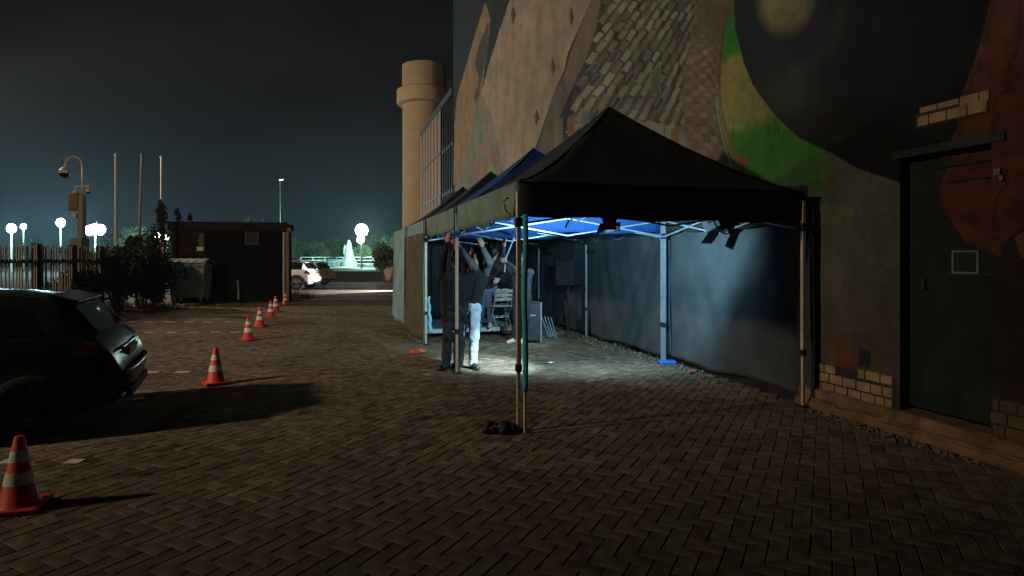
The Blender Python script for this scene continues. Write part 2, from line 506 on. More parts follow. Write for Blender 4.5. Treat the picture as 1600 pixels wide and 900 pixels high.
def P(r, g, b, gain=2.6):
    gain *= .47
    c = srgb(r, g, b)
    return tuple(min(0.8, v * gain) for v in c)
def zA(*pts): return [(700 + x / 3.215, y / 3.215) for x, y in pts]
def zB(*pts): return [(900 + x / 3.46, y / 3.46) for x, y in pts]
def zC(*pts): return [(1100 + x / 3.0, y / 3.0) for x, y in pts]
def zD(*pts): return [(1200 + x / 1.915, 250 + y / 1.915) for x, y in pts]

xe = np.concatenate([np.arange(708.2, 1405.5, 1.3), [1406.0], np.array([1549.0]), np.arange(1551, 1612, 1.6)])
xdoor0, xdoor1 = 1406.0, 1549.0
YD0, YD1 = wall_Y(xdoor0), wall_Y(xdoor1)                   # far and near jamb of the door recess
nrow = 420
ZD = 2.70                                                   # head of the door opening
def facade_arrays(xs, nr, top=-40.0):
    Yw = wall_Y(xs)
    zcap = CAMH + (HOR - top) * Yw / FPX
    fr = np.linspace(0, 1, nr)
    Z = zcap[:, None] * fr[None, :]
    XX = np.repeat(xs[:, None], nr, 1)
    YY = HOR - (Z - CAMH) * FPX / Yw[:, None]
    return Yw, Z, XX, YY

def paint(XX, YY):
    mu = Mural(XX, YY, XX.shape)
    X, Y = XX, YY
    n1 = fbm(X / 40, Y / 40, 3); n2 = fbm(X / 9, Y / 9, 11); n3 = fbm(X / 14, Y / 90, 21)
    mu.col[:] = P(25, 25, 25)
    # ochre band, dark lens
    mu.fill(zA((-40, -200), (330, -200), (310, 0), (170, 470), (160, 560), (0, 940), (0, 300)), P(24, 27, 29))
    mu.fill(zA((187, 8), (212, 90), (205, 200), (185, 330), (165, 540), (100, 720), (50, 930), (22, 930), (35, 600), (45, 480), (100, 300), (140, 160)), P(100, 80, 55))
    mu.fill(zA((205, 100), (203, 220), (180, 330), (160, 440), (155, 535), (140, 520), (130, 490), (150, 430), (155, 390), (135, 320), (150, 240), (185, 150)), P(48, 47, 38))
    # great pale form with its shaded band
    mu.fill(zA((360, -200), (800, -200), (720, 0), (600, 270), (585, 350), (530, 470), (440, 745), (420, 800), (275, 960), (275, 830), (225, 600), (168, 470), (200, 340), (260, 150), (310, 0)), P(110, 95, 79))
    mu.fill(zA((800, -200), (780, -200), (772, 0), (750, 140), (700, 280), (650, 390), (605, 485), (592, 450), (585, 380), (620, 250), (720, 0)), P(80, 66, 54))
    mu.fill(zA((585, 370), (588, 460), (603, 490), (560, 590), (530, 800), (440, 780), (530, 470)), P(68, 58, 49))
    # lower left: greyish ground with green and red drawing
    mu.fill(zA((148, 500), (168, 462), (225, 600), (275, 830), (285, 960), (30, 960), (100, 700)), P(92, 83, 71))
    mu.fill(zA((125, 600), (150, 555), (165, 600), (192, 640), (178, 700), (140, 760), (95, 930), (55, 930), (110, 700)), P(80, 84, 70))
    for st in ([(165, 530), (195, 630), (190, 700), (160, 800)], [(130, 600), (85, 800), (55, 930)], [(120, 900), (135, 820), (165, 880), (235, 770), (262, 900)], [(150, 930), (232, 790)]):
        mu.stroke(zA(*st), 1.9, P(125, 68, 52))
    mu.fill(zA((222, 815), (243, 880), (192, 880)), P(75, 120, 52))
    for a, b in ((327, 75), (620, 85), (527, 335), (445, 590)):
        mu.fill(zA((a, b - 50), (a + 14, b), (a, b + 50), (a - 14, b)), P(48, 41, 35))
        mu.fill(zA((a, b - 50), (a - 14, b), (a, b + 50), (a - 3, b)), P(72, 62, 52))
    # tumbling books
    bookL = [(790 / 1.0, 290), (874.0, 243), (900, 124), (917, 87), (931.8, 43), (939, 0), (955, -60)]
    def Lx(y): return np.interp(y, [p[1] for p in bookL[::-1]], [p[0] for p in bookL[::-1]])
    def Rx(y): return np.interp(y, [-60, 0, 38, 101, 139, 202, 260, 290], [1155, 1142.8, 1131, 1125.4, 1124, 1131, 1148, 1165])
    ys = list(range(-60, 291, 10))
    mu.fill([(float(Lx(y)), y) for y in ys] + [(float(Rx(y)), y) for y in ys[::-1]], P(43, 40, 35))
    r = random.Random(5)
    def cell(u, v):
        """u 0..1 across, v rows from the bottom; rows climb to the right and shrink upwards"""
        y = 290 - 345 * (1 - max(0.0, 1 - v) ** 1.35)
        y = y + 40 * u * (1 - 0.5 * v) - 60 * u * (1 - u)
        x = float(Lx(y)) + (float(Rx(y)) - float(Lx(y))) * (1 - max(0.0, 1 - u) ** 1.55)
        return x, y
    NU, NV = 17, 22
    for j in range(NV, -1, -1):
        for i in range(NU):
            u0 = (i + 0.5 * (j % 2)) / NU
            if u0 > 0.80: continue
            v0 = j / NV
            u0 += r.uniform(-.07, .07) / NU; v0 += r.uniform(-.10, .10) / NV
            x0, y0 = cell(u0, v0)
            x1, _ = cell(min(1, u0 + 1 / NU), v0)
            _, y1 = cell(u0, min(1.05, (j + 1) / NV))
            w = (x1 - x0) * r.uniform(.92, 1.12); h = max(6.0, (y0 - y1)) * r.uniform(1.0, 1.3)
            tone = r.uniform(0.55, 1.1); t2 = r.uniform(.75, 1.2)
            sl = r.uniform(.45, .8)
            A = (x0 + w * .02, y0 - h * .02); B = (x0 + w * .66, y0 - h * (.55 + sl * .6)); D = (x0 + w * .94, y0 - h * (.45 + sl * .55)); E_ = (x0 + w * .88, y0 - h * .22); F = (x0 + w * .26, y0 + h * .34)
            lit = r.random()
            if i < 1 and j < 3: continue
            sw = r.uniform(-.06, .06)
            A = (x0, y0); B = (x0 + w * (.60 + sw), y0 - h * (.62 + .3 * sl)); D = (x0 + w * 1.0, y0 - h * (.48 + .3 * sl)); F = (x0 + w * (.36 + sw), y0 + h * .20); E_ = D
            mu.fill([A, F, (F[0], F[1] + h * .8), (A[0] + w * .04, A[1] + h * .7)], tuple(np.array(P(33, 32, 29)) * t2))
            mu.fill([F, D, (D[0], D[1] + h * .85), (F[0], F[1] + h * .8)], tuple(np.array(P(53, 51, 46)) * t2))
            if lit < .85:
                mu.fill([A, B, D, F], tuple(np.array(P(98, 90, 73)) * tone))
                mu.stroke([F, D], 1.2, tuple(np.array(P(104, 97, 82)) * tone))
            elif lit < .93:
                mu.stroke([A, B, D, F, A], 1.3, P(84, 80, 70))
            else:
                mu.fill([A, B, D, F], P(74, 58, 42))
            mu.stroke([A, F], 1.0, P(34, 32, 29))
    for (a, b) in ((1.0, 0),):
        for bx, by, bw, bh, c in ((868, 184, 11, 55, (70, 66, 58)), (888, 178, 10, 36, (98, 55, 30)), (907, 170, 15, 40, (70, 74, 64)), (1002, 188, 14, 40, (88, 84, 70)), (1022, 190, 15, 36, (92, 88, 72)), (1040, 192, 13, 36, (86, 88, 72)), (1048, 197, 12, 36, (98, 60, 33)), (1062, 204, 12, 34, (92, 88, 74)), (1016, 104, 16, 42, (70, 64, 54))):
            mu.fill([(bx, by + 6), (bx + bw, by), (bx + bw, by + bh), (bx, by + bh)], P(*c))
            mu.stroke([(bx, by + bh), (bx, by + 6), (bx + bw, by), (bx + bw, by + bh)], 1.1, P(88, 82, 70))
    # the books flatten into a chequer towards the brown edge
    uw = (X - Lx(Y)) / np.maximum(1, Rx(Y) - Lx(Y))
    inb = (uw > 0.70) & (uw < 1.0) & (Y < 290)
    q = 1 - (1 - uw.clip(0, 1)) ** 0.75
    row = (290 - Y) * (1 + (290 - Y) / 430) / 17.0 + q * 3
    colm = q * 17
    chk = (np.floor(row) + np.floor(colm)) % 2 == 0
    rowf = (row % 1)
    brick_ = np.where(chk[..., None], np.array(P(82, 61, 45)), np.array(P(84, 77, 66)))
    shade = (0.80 + 0.5 * fbm(np.floor(colm) * 3.7, np.floor(row) * 2.3, 31, 1))[..., None]
    brick_ = brick_ * np.where((rowf < .12)[..., None], .7, 1) * shade
    wgt = np.clip((uw - 0.72) / 0.07, 0, 1) * inb
    fade = np.clip((Y - 30) / 60, 0.3, 1)
    brick_ = brick_ * fade[..., None] + np.array(P(68, 57, 46)) * (1 - fade[..., None])
    mu.col[:] = mu.col * (1 - wgt[..., None]) + brick_ * wgt[..., None]
    # green and ochre ground beside the disc
    gy = [(float(Rx(y)), y) for y in ys]
    poly = gy + [(1262, 290), (1262, 700), (1420, 700), (1420, 240), (1240, 190), (1170, 100), (1140, -60)]
    sl, m_ = mu.inside(poly)
    Xs, Ys = X[sl], Y[sl]
    nz_ = fbm(Xs / 22, Ys / 22, 41)
    t = Ys + (Xs - 1140) * 0.12 + (nz_ - .5) * 70
    g1, g2, g3, g4 = np.array(P(34, 84, 27, 2.9)), np.array(P(98, 90, 52, 2.7)), np.array(P(38, 80, 28, 3.0)), np.array(P(56, 54, 45, 4.0))
    stops = [(-60, np.array(P(60, 62, 40))), (20, np.array(P(58, 66, 36))), (50, g1), (85, g1), (110, g2), (175, g2), (215, g3), (255, g3), (320, np.array(P(44, 58, 36, 3.2))), (420, g4), (560, np.array(P(56, 46, 38, 3.2)))]
    cc = np.stack([np.interp(t, [s_[0] for s_ in stops], [s_[1][k] for s_ in stops]) for k in range(3)], -1)
    far = np.clip((Xs - 1265) / 60 + (nz_ - .5) * .9, 0, 1)[..., None] * (Ys > 240)[..., None]
    cc = cc * (1 - far) + g4 * far
    cc = cc * (0.8 + 0.4 * fbm(Xs / 6, Ys / 6, 51))[..., None]
    v = mu.col[sl]; v[m_] = cc[m_]
    for x0, y0 in ((1146, 190), (1217, 190), (1300, 300)):
        mu.stroke([(x0, y0), (x0 - 1, y0 + 26)], 1.2, P(28, 52, 20))
    mu.stroke([(float(Rx(y)), y) for y in range(-60, 150, 10)], 4.0, P(72, 52, 38))
    mu.stroke([(1124, 138), (1127, 170), (1135, 205), (1150, 245), (1166, 272)], 4.0, P(96, 60, 40))
    mu.fill([(1158, 240), (1172, 252), (1163, 262), (1168, 285), (1152, 282)], P(98, 58, 40))
    mu.stroke([(1119, 152), (1121, 180), (1128, 215), (1141, 262)], 6.5, P(66, 72, 60))
    mu.stroke([(1120, 152), (1122, 180), (1129, 215), (1142, 262)], 2.2, P(104, 104, 88))
    mu.stroke([(1124, 165), (1131, 205), (1146, 250)], 2.4, P(70, 100, 50))
    # the black disc with its pale eye
    disc = zC((130, -200), (140, 0), (145, 130), (185, 290), (230, 400), (300, 500), (350, 560), (450, 650), (600, 720), (720, 790), (930, 860), (1060, 900), (1110, 800), (1200, 680), (1200, 480), (1230, 420), (1290, 220), (1340, 0), (1370, -200))
    sl, m_ = mu.inside(disc)
    Xs, Ys = X[sl], Y[sl]
    base = np.array(P(19, 18, 18, 2.2)) * (0.7 + 0.7 * fbm(Xs / 30, Ys / 30, 61))[..., None]
    rr = np.hypot((Xs - 1224) / 88, (Ys - 2) / 112)
    base = base + np.array(P(26, 34, 40, 2.4)) * np.clip(1.15 - rr, 0, 1)[..., None] * 1.0
    wisp = np.exp(-((Xs - 1222 - (Ys - 60) * .1) / 45) ** 2 - ((Ys - 148) / 42) ** 2)
    base = base + np.array(P(38, 38, 36, 2.2)) * wisp[..., None]
    arc = np.exp(-((np.hypot((Xs - 1224) / 95, (Ys + 10) / 125) - 1) / .12) ** 2) * (Xs > 1230)
    base = base + np.array(P(34, 30, 28, 2.2)) * arc[..., None] * .8
    eye = np.clip(1.25 - np.hypot((Xs - 1226) / 40, (Ys + 2) / 52), 0, .45)[..., None] / .45
    base = base * (1 - eye) + np.array(P(96, 86, 62, 2.5)) * eye * (0.8 + .4 * fbm(Xs / 12, Ys / 12, 71))[..., None]
    rimc = np.clip((1150 + 0 * Xs - Xs) / 10, 0, 1)[..., None]
    base = base * (1 - rimc * .4)
    v = mu.col[sl]; v[m_] = base[m_]
    for a in range(5):
        x0, y0 = 1240 + 60 * r.random(), 110 + 110 * r.random()
        mu.stroke([(x0, y0), (x0 + 40, y0 - 8 - 8 * r.random())], .9, P(40, 38, 36))
    # the red field at the right
    red = [(1700, -200), (1556, -200), (1547, 0), (1530, 73), (1503, 147), (1500, 165), (1496, 200), (1483, 225), (1470, 250), (1453, 288), (1452, 312), (1468, 342), (1490, 377), (1522, 390), (1562, 401), (1566, 384), (1578, 370), (1600, 352), (1700, 330)]
    sl, m_ = mu.inside(red)
    Xs, Ys = X[sl], Y[sl]
    nn = fbm(Xs / 26, Ys / 26, 81)
    rc = np.array(P(62, 34, 24, 3.5)) * (0.55 + .9 * nn)[..., None]
    o_ = np.exp(-((Xs - 1475) / 45) ** 2 - ((Ys - 320) / 45) ** 2)[..., None] * .5
    rc = rc * (1 - o_) + np.array(P(80, 46, 27, 3.6)) * o_
    st = (np.sin((Xs * .9 + Ys * .25) / 7.0 + 5 * nn) > .93) * .35
    rc = rc * (1 - st[..., None])
    v = mu.col[sl]; v[m_] = rc[m_]
    mu.fill([(1562, 401), (1566, 384), (1578, 370), (1600, 352), (1640, 340), (1640, 720), (1550, 720), (1550, 401)], P(34, 31, 29, 3.2))
    mu.fill([(1585, 372), (1612, 355), (1612, 402), (1596, 402)], P(78, 56, 34, 3.4))
    # pillar foot, brown patch
    mu.fill([(1262, 520), (1408, 520), (1408, 700), (1262, 700)], P(58, 48, 39, 3.2))
    sl, m_ = mu.inside([(1275, 440), (1407, 440), (1407, 600), (1275, 600)])
    v = mu.col[sl]; w = np.clip((Y[sl] - 440) / 90, 0, 1)[..., None] * fbm(X[sl] / 18, Y[sl] / 18, 91)[..., None] * 1.3
    w = np.clip(w, 0, 1); v[m_] = (v * (1 - w) + np.array(P(60, 50, 42, 3.2)) * w)[m_]
    mu.fill([(1308, 542), (1340, 546), (1340, 588), (1308, 585)], P(70, 43, 30, 3.2))
    mu.fill([(1342, 545), (1360, 548), (1360, 575), (1342, 572)], P(34, 34, 34, 3.0))
    # streaks of weather over everything
    n4 = fbm(X / 5, Y / 160, 33); drip = np.clip((n4 - .58) * 5, 0, 1) * np.clip(n1 * 1.6 - .4, 0, 1)
    k = (0.66 + 0.38 * n1 + 0.24 * n2 + 0.26 * n3) * (1 - .28 * drip) 
    mu.col *= k[..., None]
    return mu.col

def facade_mesh(name, xs, nr, mat_, parent, out=0.0, zmin=None, zmax=None, hole=False, top=-40.0):
    Yw, Z, XX, YY = facade_arrays(xs, nr, top)
    if zmax is not None:
        fr = np.linspace(0, 1, nr)
        Z = np.repeat((zmin + (zmax - zmin) * fr)[None, :], len(xs), 0)
        YY = HOR - (Z - CAMH) * FPX / Yw[:, None]
    col = paint(XX, YY)
    off = Vector(parent.location)
    Vx = (W0 - WK * Yw)[:, None] + 0 * Z + WN.x * out - off.x
    Vy = Yw[:, None] + 0 * Z + WN.y * out - off.y
    vv = np.stack([Vx, Vy, Z - off.z], -1).reshape(-1, 3)
    nc = len(xs)
    a = (np.arange(nc - 1)[:, None] * nr + np.arange(nr - 1)[None, :])
    ok = np.ones(a.shape, bool)
    if hole:
        dcol = (xs[:-1] >= xdoor0 - .01) & (xs[1:] <= xdoor1 + .01)
        ok[dcol] = False
    a = a[ok].ravel()
    qd = np.stack([a, a + 1, a + nr + 1, a + nr], 1)
    return np_mesh(name, vv, qd, mat_, parent, col.reshape(-1, 3))

facade_mesh('painted_facade', xe, nrow, M['mural'], bld, hole=True)
facade_mesh('painted_facade', np.array([1406.0] + list(np.arange(1407.5, 1549, 1.5)) + [1549.0]), 200, M['mural'], bld, zmin=ZD, zmax=CAMH + (HOR + 40) * float(wall_Y(1549.0)) / FPX + 1.2)
# plain masonry body behind the paint: top of the wall, near return and thickness
YF, YN = float(wall_Y(708.2)), -7.0
b = MB()
zc = lambda Y: CAMH + (HOR + 40) * Y / FPX
ys_ = list(np.linspace(float(wall_Y(1611)), YF, 14))
vs = [];
for Y in ys_: vs += [wpos(Y, zc(Y) if True else 0, -0.002), wpos(Y, 16.0, -0.002)]
b.add(vs, [(2 * i, 2 * i + 2, 2 * i + 3, 2 * i + 1) for i in range(len(ys_) - 1)])
Yr = float(wall_Y(1611))
b.add([wpos(YN, 0), wpos(Yr, 0), wpos(Yr, 16), wpos(YN, 16)], [(0, 1, 2, 3)])
far_in = 14.0
b.add([wpos(YF, 0), wpos(YF, 16), wpos(YF, 16, -far_in), wpos(YF, 0, -far_in)], [(0, 1, 2, 3)])
b.add([wpos(YN, 0), wpos(YN, 16), wpos(YN, 16, -far_in), wpos(YN, 0, -far_in)], [(0, 1, 2, 3)])
b.add([wpos(YN, 16), wpos(YF, 16), wpos(YF, 16, -far_in), wpos(YN, 16, -far_in)], [(0, 1, 2, 3)])
body_mat = mat('dark_render', P(40, 34, 30, 2.6), 0.9, 0.3, 1.0, 0.3, 30)
b.build('masonry', body_mat, bld, world=True)

# door recess: jambs, soffit, ledge, lintel, and the painted door set back
DEP = 0.13
j = MB()
for Y in (YD0, YD1):
    j.add([wpos(Y, 0), wpos(Y, ZD), wpos(Y, ZD, -DEP - .05), wpos(Y, 0, -DEP - .05)], [(0, 1, 2, 3)])
j.add([wpos(YD0, ZD), wpos(YD1, ZD), wpos(YD1, ZD, -DEP - .05), wpos(YD0, ZD, -DEP - .05)], [(0, 1, 2, 3)])
j.build('door_reveal', M['blackpaint'], bld, world=True)
dparent = bld
Yd0, Yd1 = YD0, YD1
def door_paint_mesh():
    xs = np.linspace(1392.0, 1556.0, 90)
    # the door plane lies DEP behind the wall plane
    Yw = wall_Y(xs)
    Z = np.repeat(np.linspace(0.24, ZD - 0.005, 150)[None, :], len(xs), 0)
    XX = np.repeat(xs[:, None], 150, 1); YY = HOR - (Z - CAMH) * FPX / Yw[:, None]
    col = np.zeros(XX.shape + (3,)); col[:] = P(25, 29, 26, 4.2)
    mu = Mural(XX, YY, XX.shape)
    mu.col[:] = np.array(P(25, 29, 26, 4.2)) * (0.7 + .6 * fbm(XX / 18, YY / 26, 101))[..., None]
    red = [(1700, 150), (1500, 150), (1483, 225), (1470, 250), (1453, 288), (1452, 312), (1468, 342), (1490, 377), (1522, 390), (1562, 401), (1700, 380)]
    sl, m_ = mu.inside(red)
    nn = fbm(XX[sl] / 26, YY[sl] / 26, 81)
    rc = np.array(P(66, 36, 25, 3.5)) * (0.5 + .95 * nn)[..., None]
    v = mu.col[sl]; v[m_] = rc[m_]
    for a_, b_ in (((1440, 243), (1570, 225)), ):
        mu.fill([(1440, 247), (1572, 230), (1572, 222), (1440, 236)], P(74, 48, 28, 4.0))
    off = Vector(bld.location)
    vv = np.stack([(W0 - WK * Yw)[:, None] + 0 * Z - WN.x * DEP - off.x, Yw[:, None] + 0 * Z - WN.y * DEP - off.y, Z], -1).reshape(-1, 3)
    nc, nr = XX.shape
    a = (np.arange(nc - 1)[:, None] * nr + np.arange(nr - 1)[None, :]).ravel()
    return np_mesh('door', vv, np.stack([a, a + 1, a + nr + 1, a + nr], 1), M['mural'], bld, mu.col.reshape(-1, 3))
door = door_paint_mesh()
door['label'] = 'dark painted steel door in a shallow recess'
def wbox(name, Ya, Yb, za, zb, o0, o1, m_, parent=bld, bevel=0.0):
    """a block on the wall between depths Ya, Yb, heights za, zb, standing o0..o1 out of the wall plane"""
    q = MB()
    pts = [wpos(Y, z, o) for Y in (Ya, Yb) for o in (o0, o1) for z in (za, zb)]
    q.add(pts, [(0, 1, 3, 2), (4, 6, 7, 5), (0, 4, 5, 1), (2, 3, 7, 6), (0, 2, 6, 4), (1, 5, 7, 3)])
    off = parent
    return q.build(name, m_, parent, world=True, bevel=bevel)
def wY(x): return float(wall_Y(x))
def wz(x, y): return CAMH + (HOR - y) * wY(x) / FPX
wbox('lintel', wY(1395), wY(1572), 2.68, 2.755, -0.05, 0.018, M['blackpaint'])
wbox('transom_rail', wY(1436), wY(1560), 2.545, 2.565, -DEP, -DEP + .02, M['blackpaint'])
wbox('transom_rail', wY(1462), wY(1556), 2.40, 2.42, -DEP, -DEP + .018, M['blackpaint'])
wbox('door_rail', wY(1432), wY(1545), 1.545, 1.56, -DEP, -DEP + .012, M['casegrey'])
wbox('door_handle', wY(1428), wY(1433), 1.40, 1.50, -DEP, -DEP + .04, M['chrome'])
# little framed plate on the door
ya, yb, za, zb = wY(1472), wY(1514), wz(1493, 428), wz(1493, 391)
for (a_, b_, c_, d_) in ((ya, yb, zb - .018, zb), (ya, yb, za, za + .018), (ya, ya - .02, za + .018, zb - .018), (yb + .02, yb, za + .018, zb - .018)):
    wbox('plate_frame', a_, b_, c_, d_, -DEP, -DEP + .014, M['greyframe'])
wbox('plate_panel', ya, yb, za, zb, -DEP, -DEP + .004, M['blackpaint'])
wbox('wall_socket', wY(1556), wY(1566), wz(1561, 274), wz(1561, 263), 0, .03, M['greyframe'])
wbox('wall_socket', wY(1564), wY(1571), wz(1567, 282), wz(1567, 274), 0, .03, M['greyframe'])
# plinth ledge under the facade
lprof = [(-.2, .0), (-.2, .205), (.03, .20), (.075, .185), (.088, .105), (.135, .098), (.158, .07), (.170, -.02)]
def ledge(u, v):
    Y = 6.98 - 3.6 * u
    k = v * (len(lprof) - 1); i = min(int(k + 1e-6), len(lprof) - 2); f = k - i
    o = lprof[i][0] * (1 - f) + lprof[i + 1][0] * f; z = lprof[i][1] * (1 - f) + lprof[i + 1][1] * f
    n = float(fbm(np.array([Y * 6.1]), np.array([k * 1.7]), 5, 4)[0]) - .5
    n2 = float(fbm(np.array([Y * 2.3]), np.array([k * .6 + 9]), 8, 3)[0]) - .5
    if 2 <= k < 7: o += .050 * n + .05 * n2; z += .035 * n + .035 * n2
    return wpos(Y, z, o)
q = MB(); q.grid(ledge, 180, 21)
q.build('ledge', M['plinth'], bld, world=True)
# bricks showing above the ledge and over the door
def brick_rows(rows, m_, mort_out=0.003):
    for (xa, ya0, ya1, xb, yb0, yb1, cuts) in rows:
        for c0, c1 in zip(cuts[:-1], cuts[1:]):
            x0, x1 = xa + (xb - xa) * c0, xa + (xb - xa) * c1
            zt0 = wz(xa, ya0); zb0 = wz(xa, ya1)
            g = (x1 - x0) * .045
            wbox('brick', wY(x0 + 0.9), wY(x1 - 0.9), zb0 + .006, zt0 - .006, -.02, .010 + random.uniform(0, .006), m_, bevel=.006)
# (left x, top y, bottom y at left, right x ...): each row runs level along the wall
brick_rows([
    (1276, 565.5, 579, 1307, 0, 0, [0, .40, 1]),
    (1341, 576, 591, 1396, 0, 0, [0, .20, .64, 1]),
    (1276, 579, 593.5, 1396, 0, 0, [0, .17, .345, .52, .71, .86, 1]),
    (1274, 593.5, 608, 1396, 0, 0, [0, .09, .255, .42, .59, .77, .9, 1]),
], M['brick'])
brick_rows([(1281, 612, 624, 1396, 0, 0, [0, .14, .34, .5, .68, .85, 1])], M['brickdark'])
brick_rows([
    (1437, 168, 179, 1500, 0, 0, [0, .45, 1]), (1500, 151, 168.5, 1556, 0, 0, [0, .55, .85]),
    (1434, 182, 199, 1556, 0, 0, [0, .15, .38, .64, .9]),
], M['brick'])
brick_rows([
    (1552, 622, 640, 1640, 0, 0, [0, .12, .45, .8, 1]), (1548, 641, 660, 1640, 0, 0, [0, .30, .62, 1]), (1552, 662, 684, 1640, 0, 0, [0, .22, .6, 1]),
], M['brickdark'])
wbox('mortar_bed', wY(1272), wY(1400), wz(1276, 630), wz(1276, 565), -.02, .004, M['mortar'])
wbox('mortar_bed', wY(1549.5), wY(1640), wz(1552, 686), wz(1552, 620), -.02, .004, M['mortar'])
wbox('mortar_bed', wY(1431), wY(1546), wz(1434, 201), wz(1434, 178), -.02, .004, M['mortar'])

# ------------------------------------------------------------------ glass annex and the round tower beyond it
YG0, YG1 = YF + .02, wY(657.5)
anx = thing('glass_annex', 'dark glazed annex with brown vertical louvers between mural wall and round tower', 'building', (wall_x(YG0), YG0, 0))
HT = 9.55
g_ = MB(); g_.add([wpos(YG0, 0, -.12), wpos(YG1, 0, -.12), wpos(YG1, HT, -.12), wpos(YG0, HT, -.12)], [(0, 1, 2, 3)])
g_.build('backing', M['blackpaint'], anx, world=True)
g_ = MB()
g_.add([wpos(YG0, HT, -.12), wpos(YG1, HT, -.12), wpos(YG1, HT, -8), wpos(YG0, HT, -8)], [(0, 1, 2, 3)])
g_.add([wpos(YG1, 0, -.12), wpos(YG1, HT, -.12), wpos(YG1, HT, -8), wpos(YG1, 0, -8)], [(0, 1, 2, 3)])
g_.build('roof', M['blackpaint'], anx, world=True)
wbox('parapet', YG0, YG1, HT - .2, HT + .12, -.15, .08, M['mullion'], anx)
YM = wY(690.0)
zr = [0.4, 2.9, 4.9, 7.1, HT - .25]
nb = 5
for a_ in range(nb):
    for r_ in range(4):
        Ya = YG0 + (YM - YG0) * a_ / nb; Yb = YG0 + (YM - YG0) * (a_ + 1) / nb
        wbox('window_pane', Ya + .05, Yb - .05, zr[r_] + .08, zr[r_ + 1] - .08, -.10, -.06, M['winglass'], anx)
for a_ in range(nb + 1):
    Ya = YG0 + (YM - YG0) * a_ / nb
    wbox('mullion', Ya - .05, Ya + .05, 0.0, HT - .2, -.05, .06, M['mullion'], anx)
for z in zr[1:4]:
    wbox('spandrel', YG0, YM - .06, z - .075, z + .075, -.055, -.005, M['spandrel'], anx)
nl = 7
for a_ in range(nl):
    Ya = YM + (YG1 - YM) * a_ / nl; Yb = YM + (YG1 - YM) * (a_ + 1) / nl
    wbox('louver', Ya + .06, Yb - .16, 0.0, HT - .2, -.10, .05, M['louver'], anx)
for z in zr[1:4]:
    wbox('spandrel', YM + .06, YG1, z - .05, z + .05, .052, .08, M['mullion'], anx)

tc_ = Vector((-5.96, 40.0, 0))
tw = thing('round_tower', 'round concrete tower with a ring gallery near its flat top', 'tower', tc_)
def ribbed(r0, z0, z1, n=180, amp=.009):
    q = MB(); vs = []
    for z in (z0, z1):
        for k in range(n):
            rr = r0 + (amp if k % 2 else -amp)
            vs.append((rr * math.cos(2 * math.pi * k / n), rr * math.sin(2 * math.pi * k / n), z))
    q.add(vs, [(k, (k + 1) % n, n + (k + 1) % n, n + k) for k in range(n)] + [tuple(range(n, 2 * n))])
    return q
ribbed(1.45, 0, 12.35).build('shaft', M['tower'], tw)
ribbed(1.47, 12.35, 14.66).build('drum', M['tower'], tw)
MB().lathe([(1.46, 12.0), (1.78, 12.05), (1.84, 12.12), (1.84, 12.95), (1.78, 13.0), (1.46, 13.05)], n=48).build('ring_gallery', M['tower'], tw, smooth=True)
# ------------------------------------------------------------------ the row of four pop-up tents
TL = Vector((0.075, 5.75, 0)); TA = Vector((-0.875, 2.875, 0)); TC = Vector((3.255, 0.93, 0))
EAVE, VAL, PEAK = 2.45, 2.11, 3.66
def tp(u, v, z=0.0):
    """u 0..1 across from the car park side to the wall side, v in tents along the wall"""
    p = TL + TC * u + TA * v
    return Vector((p.x, p.y, z))
TCn, TAn = TC.normalized(), TA.normalized()

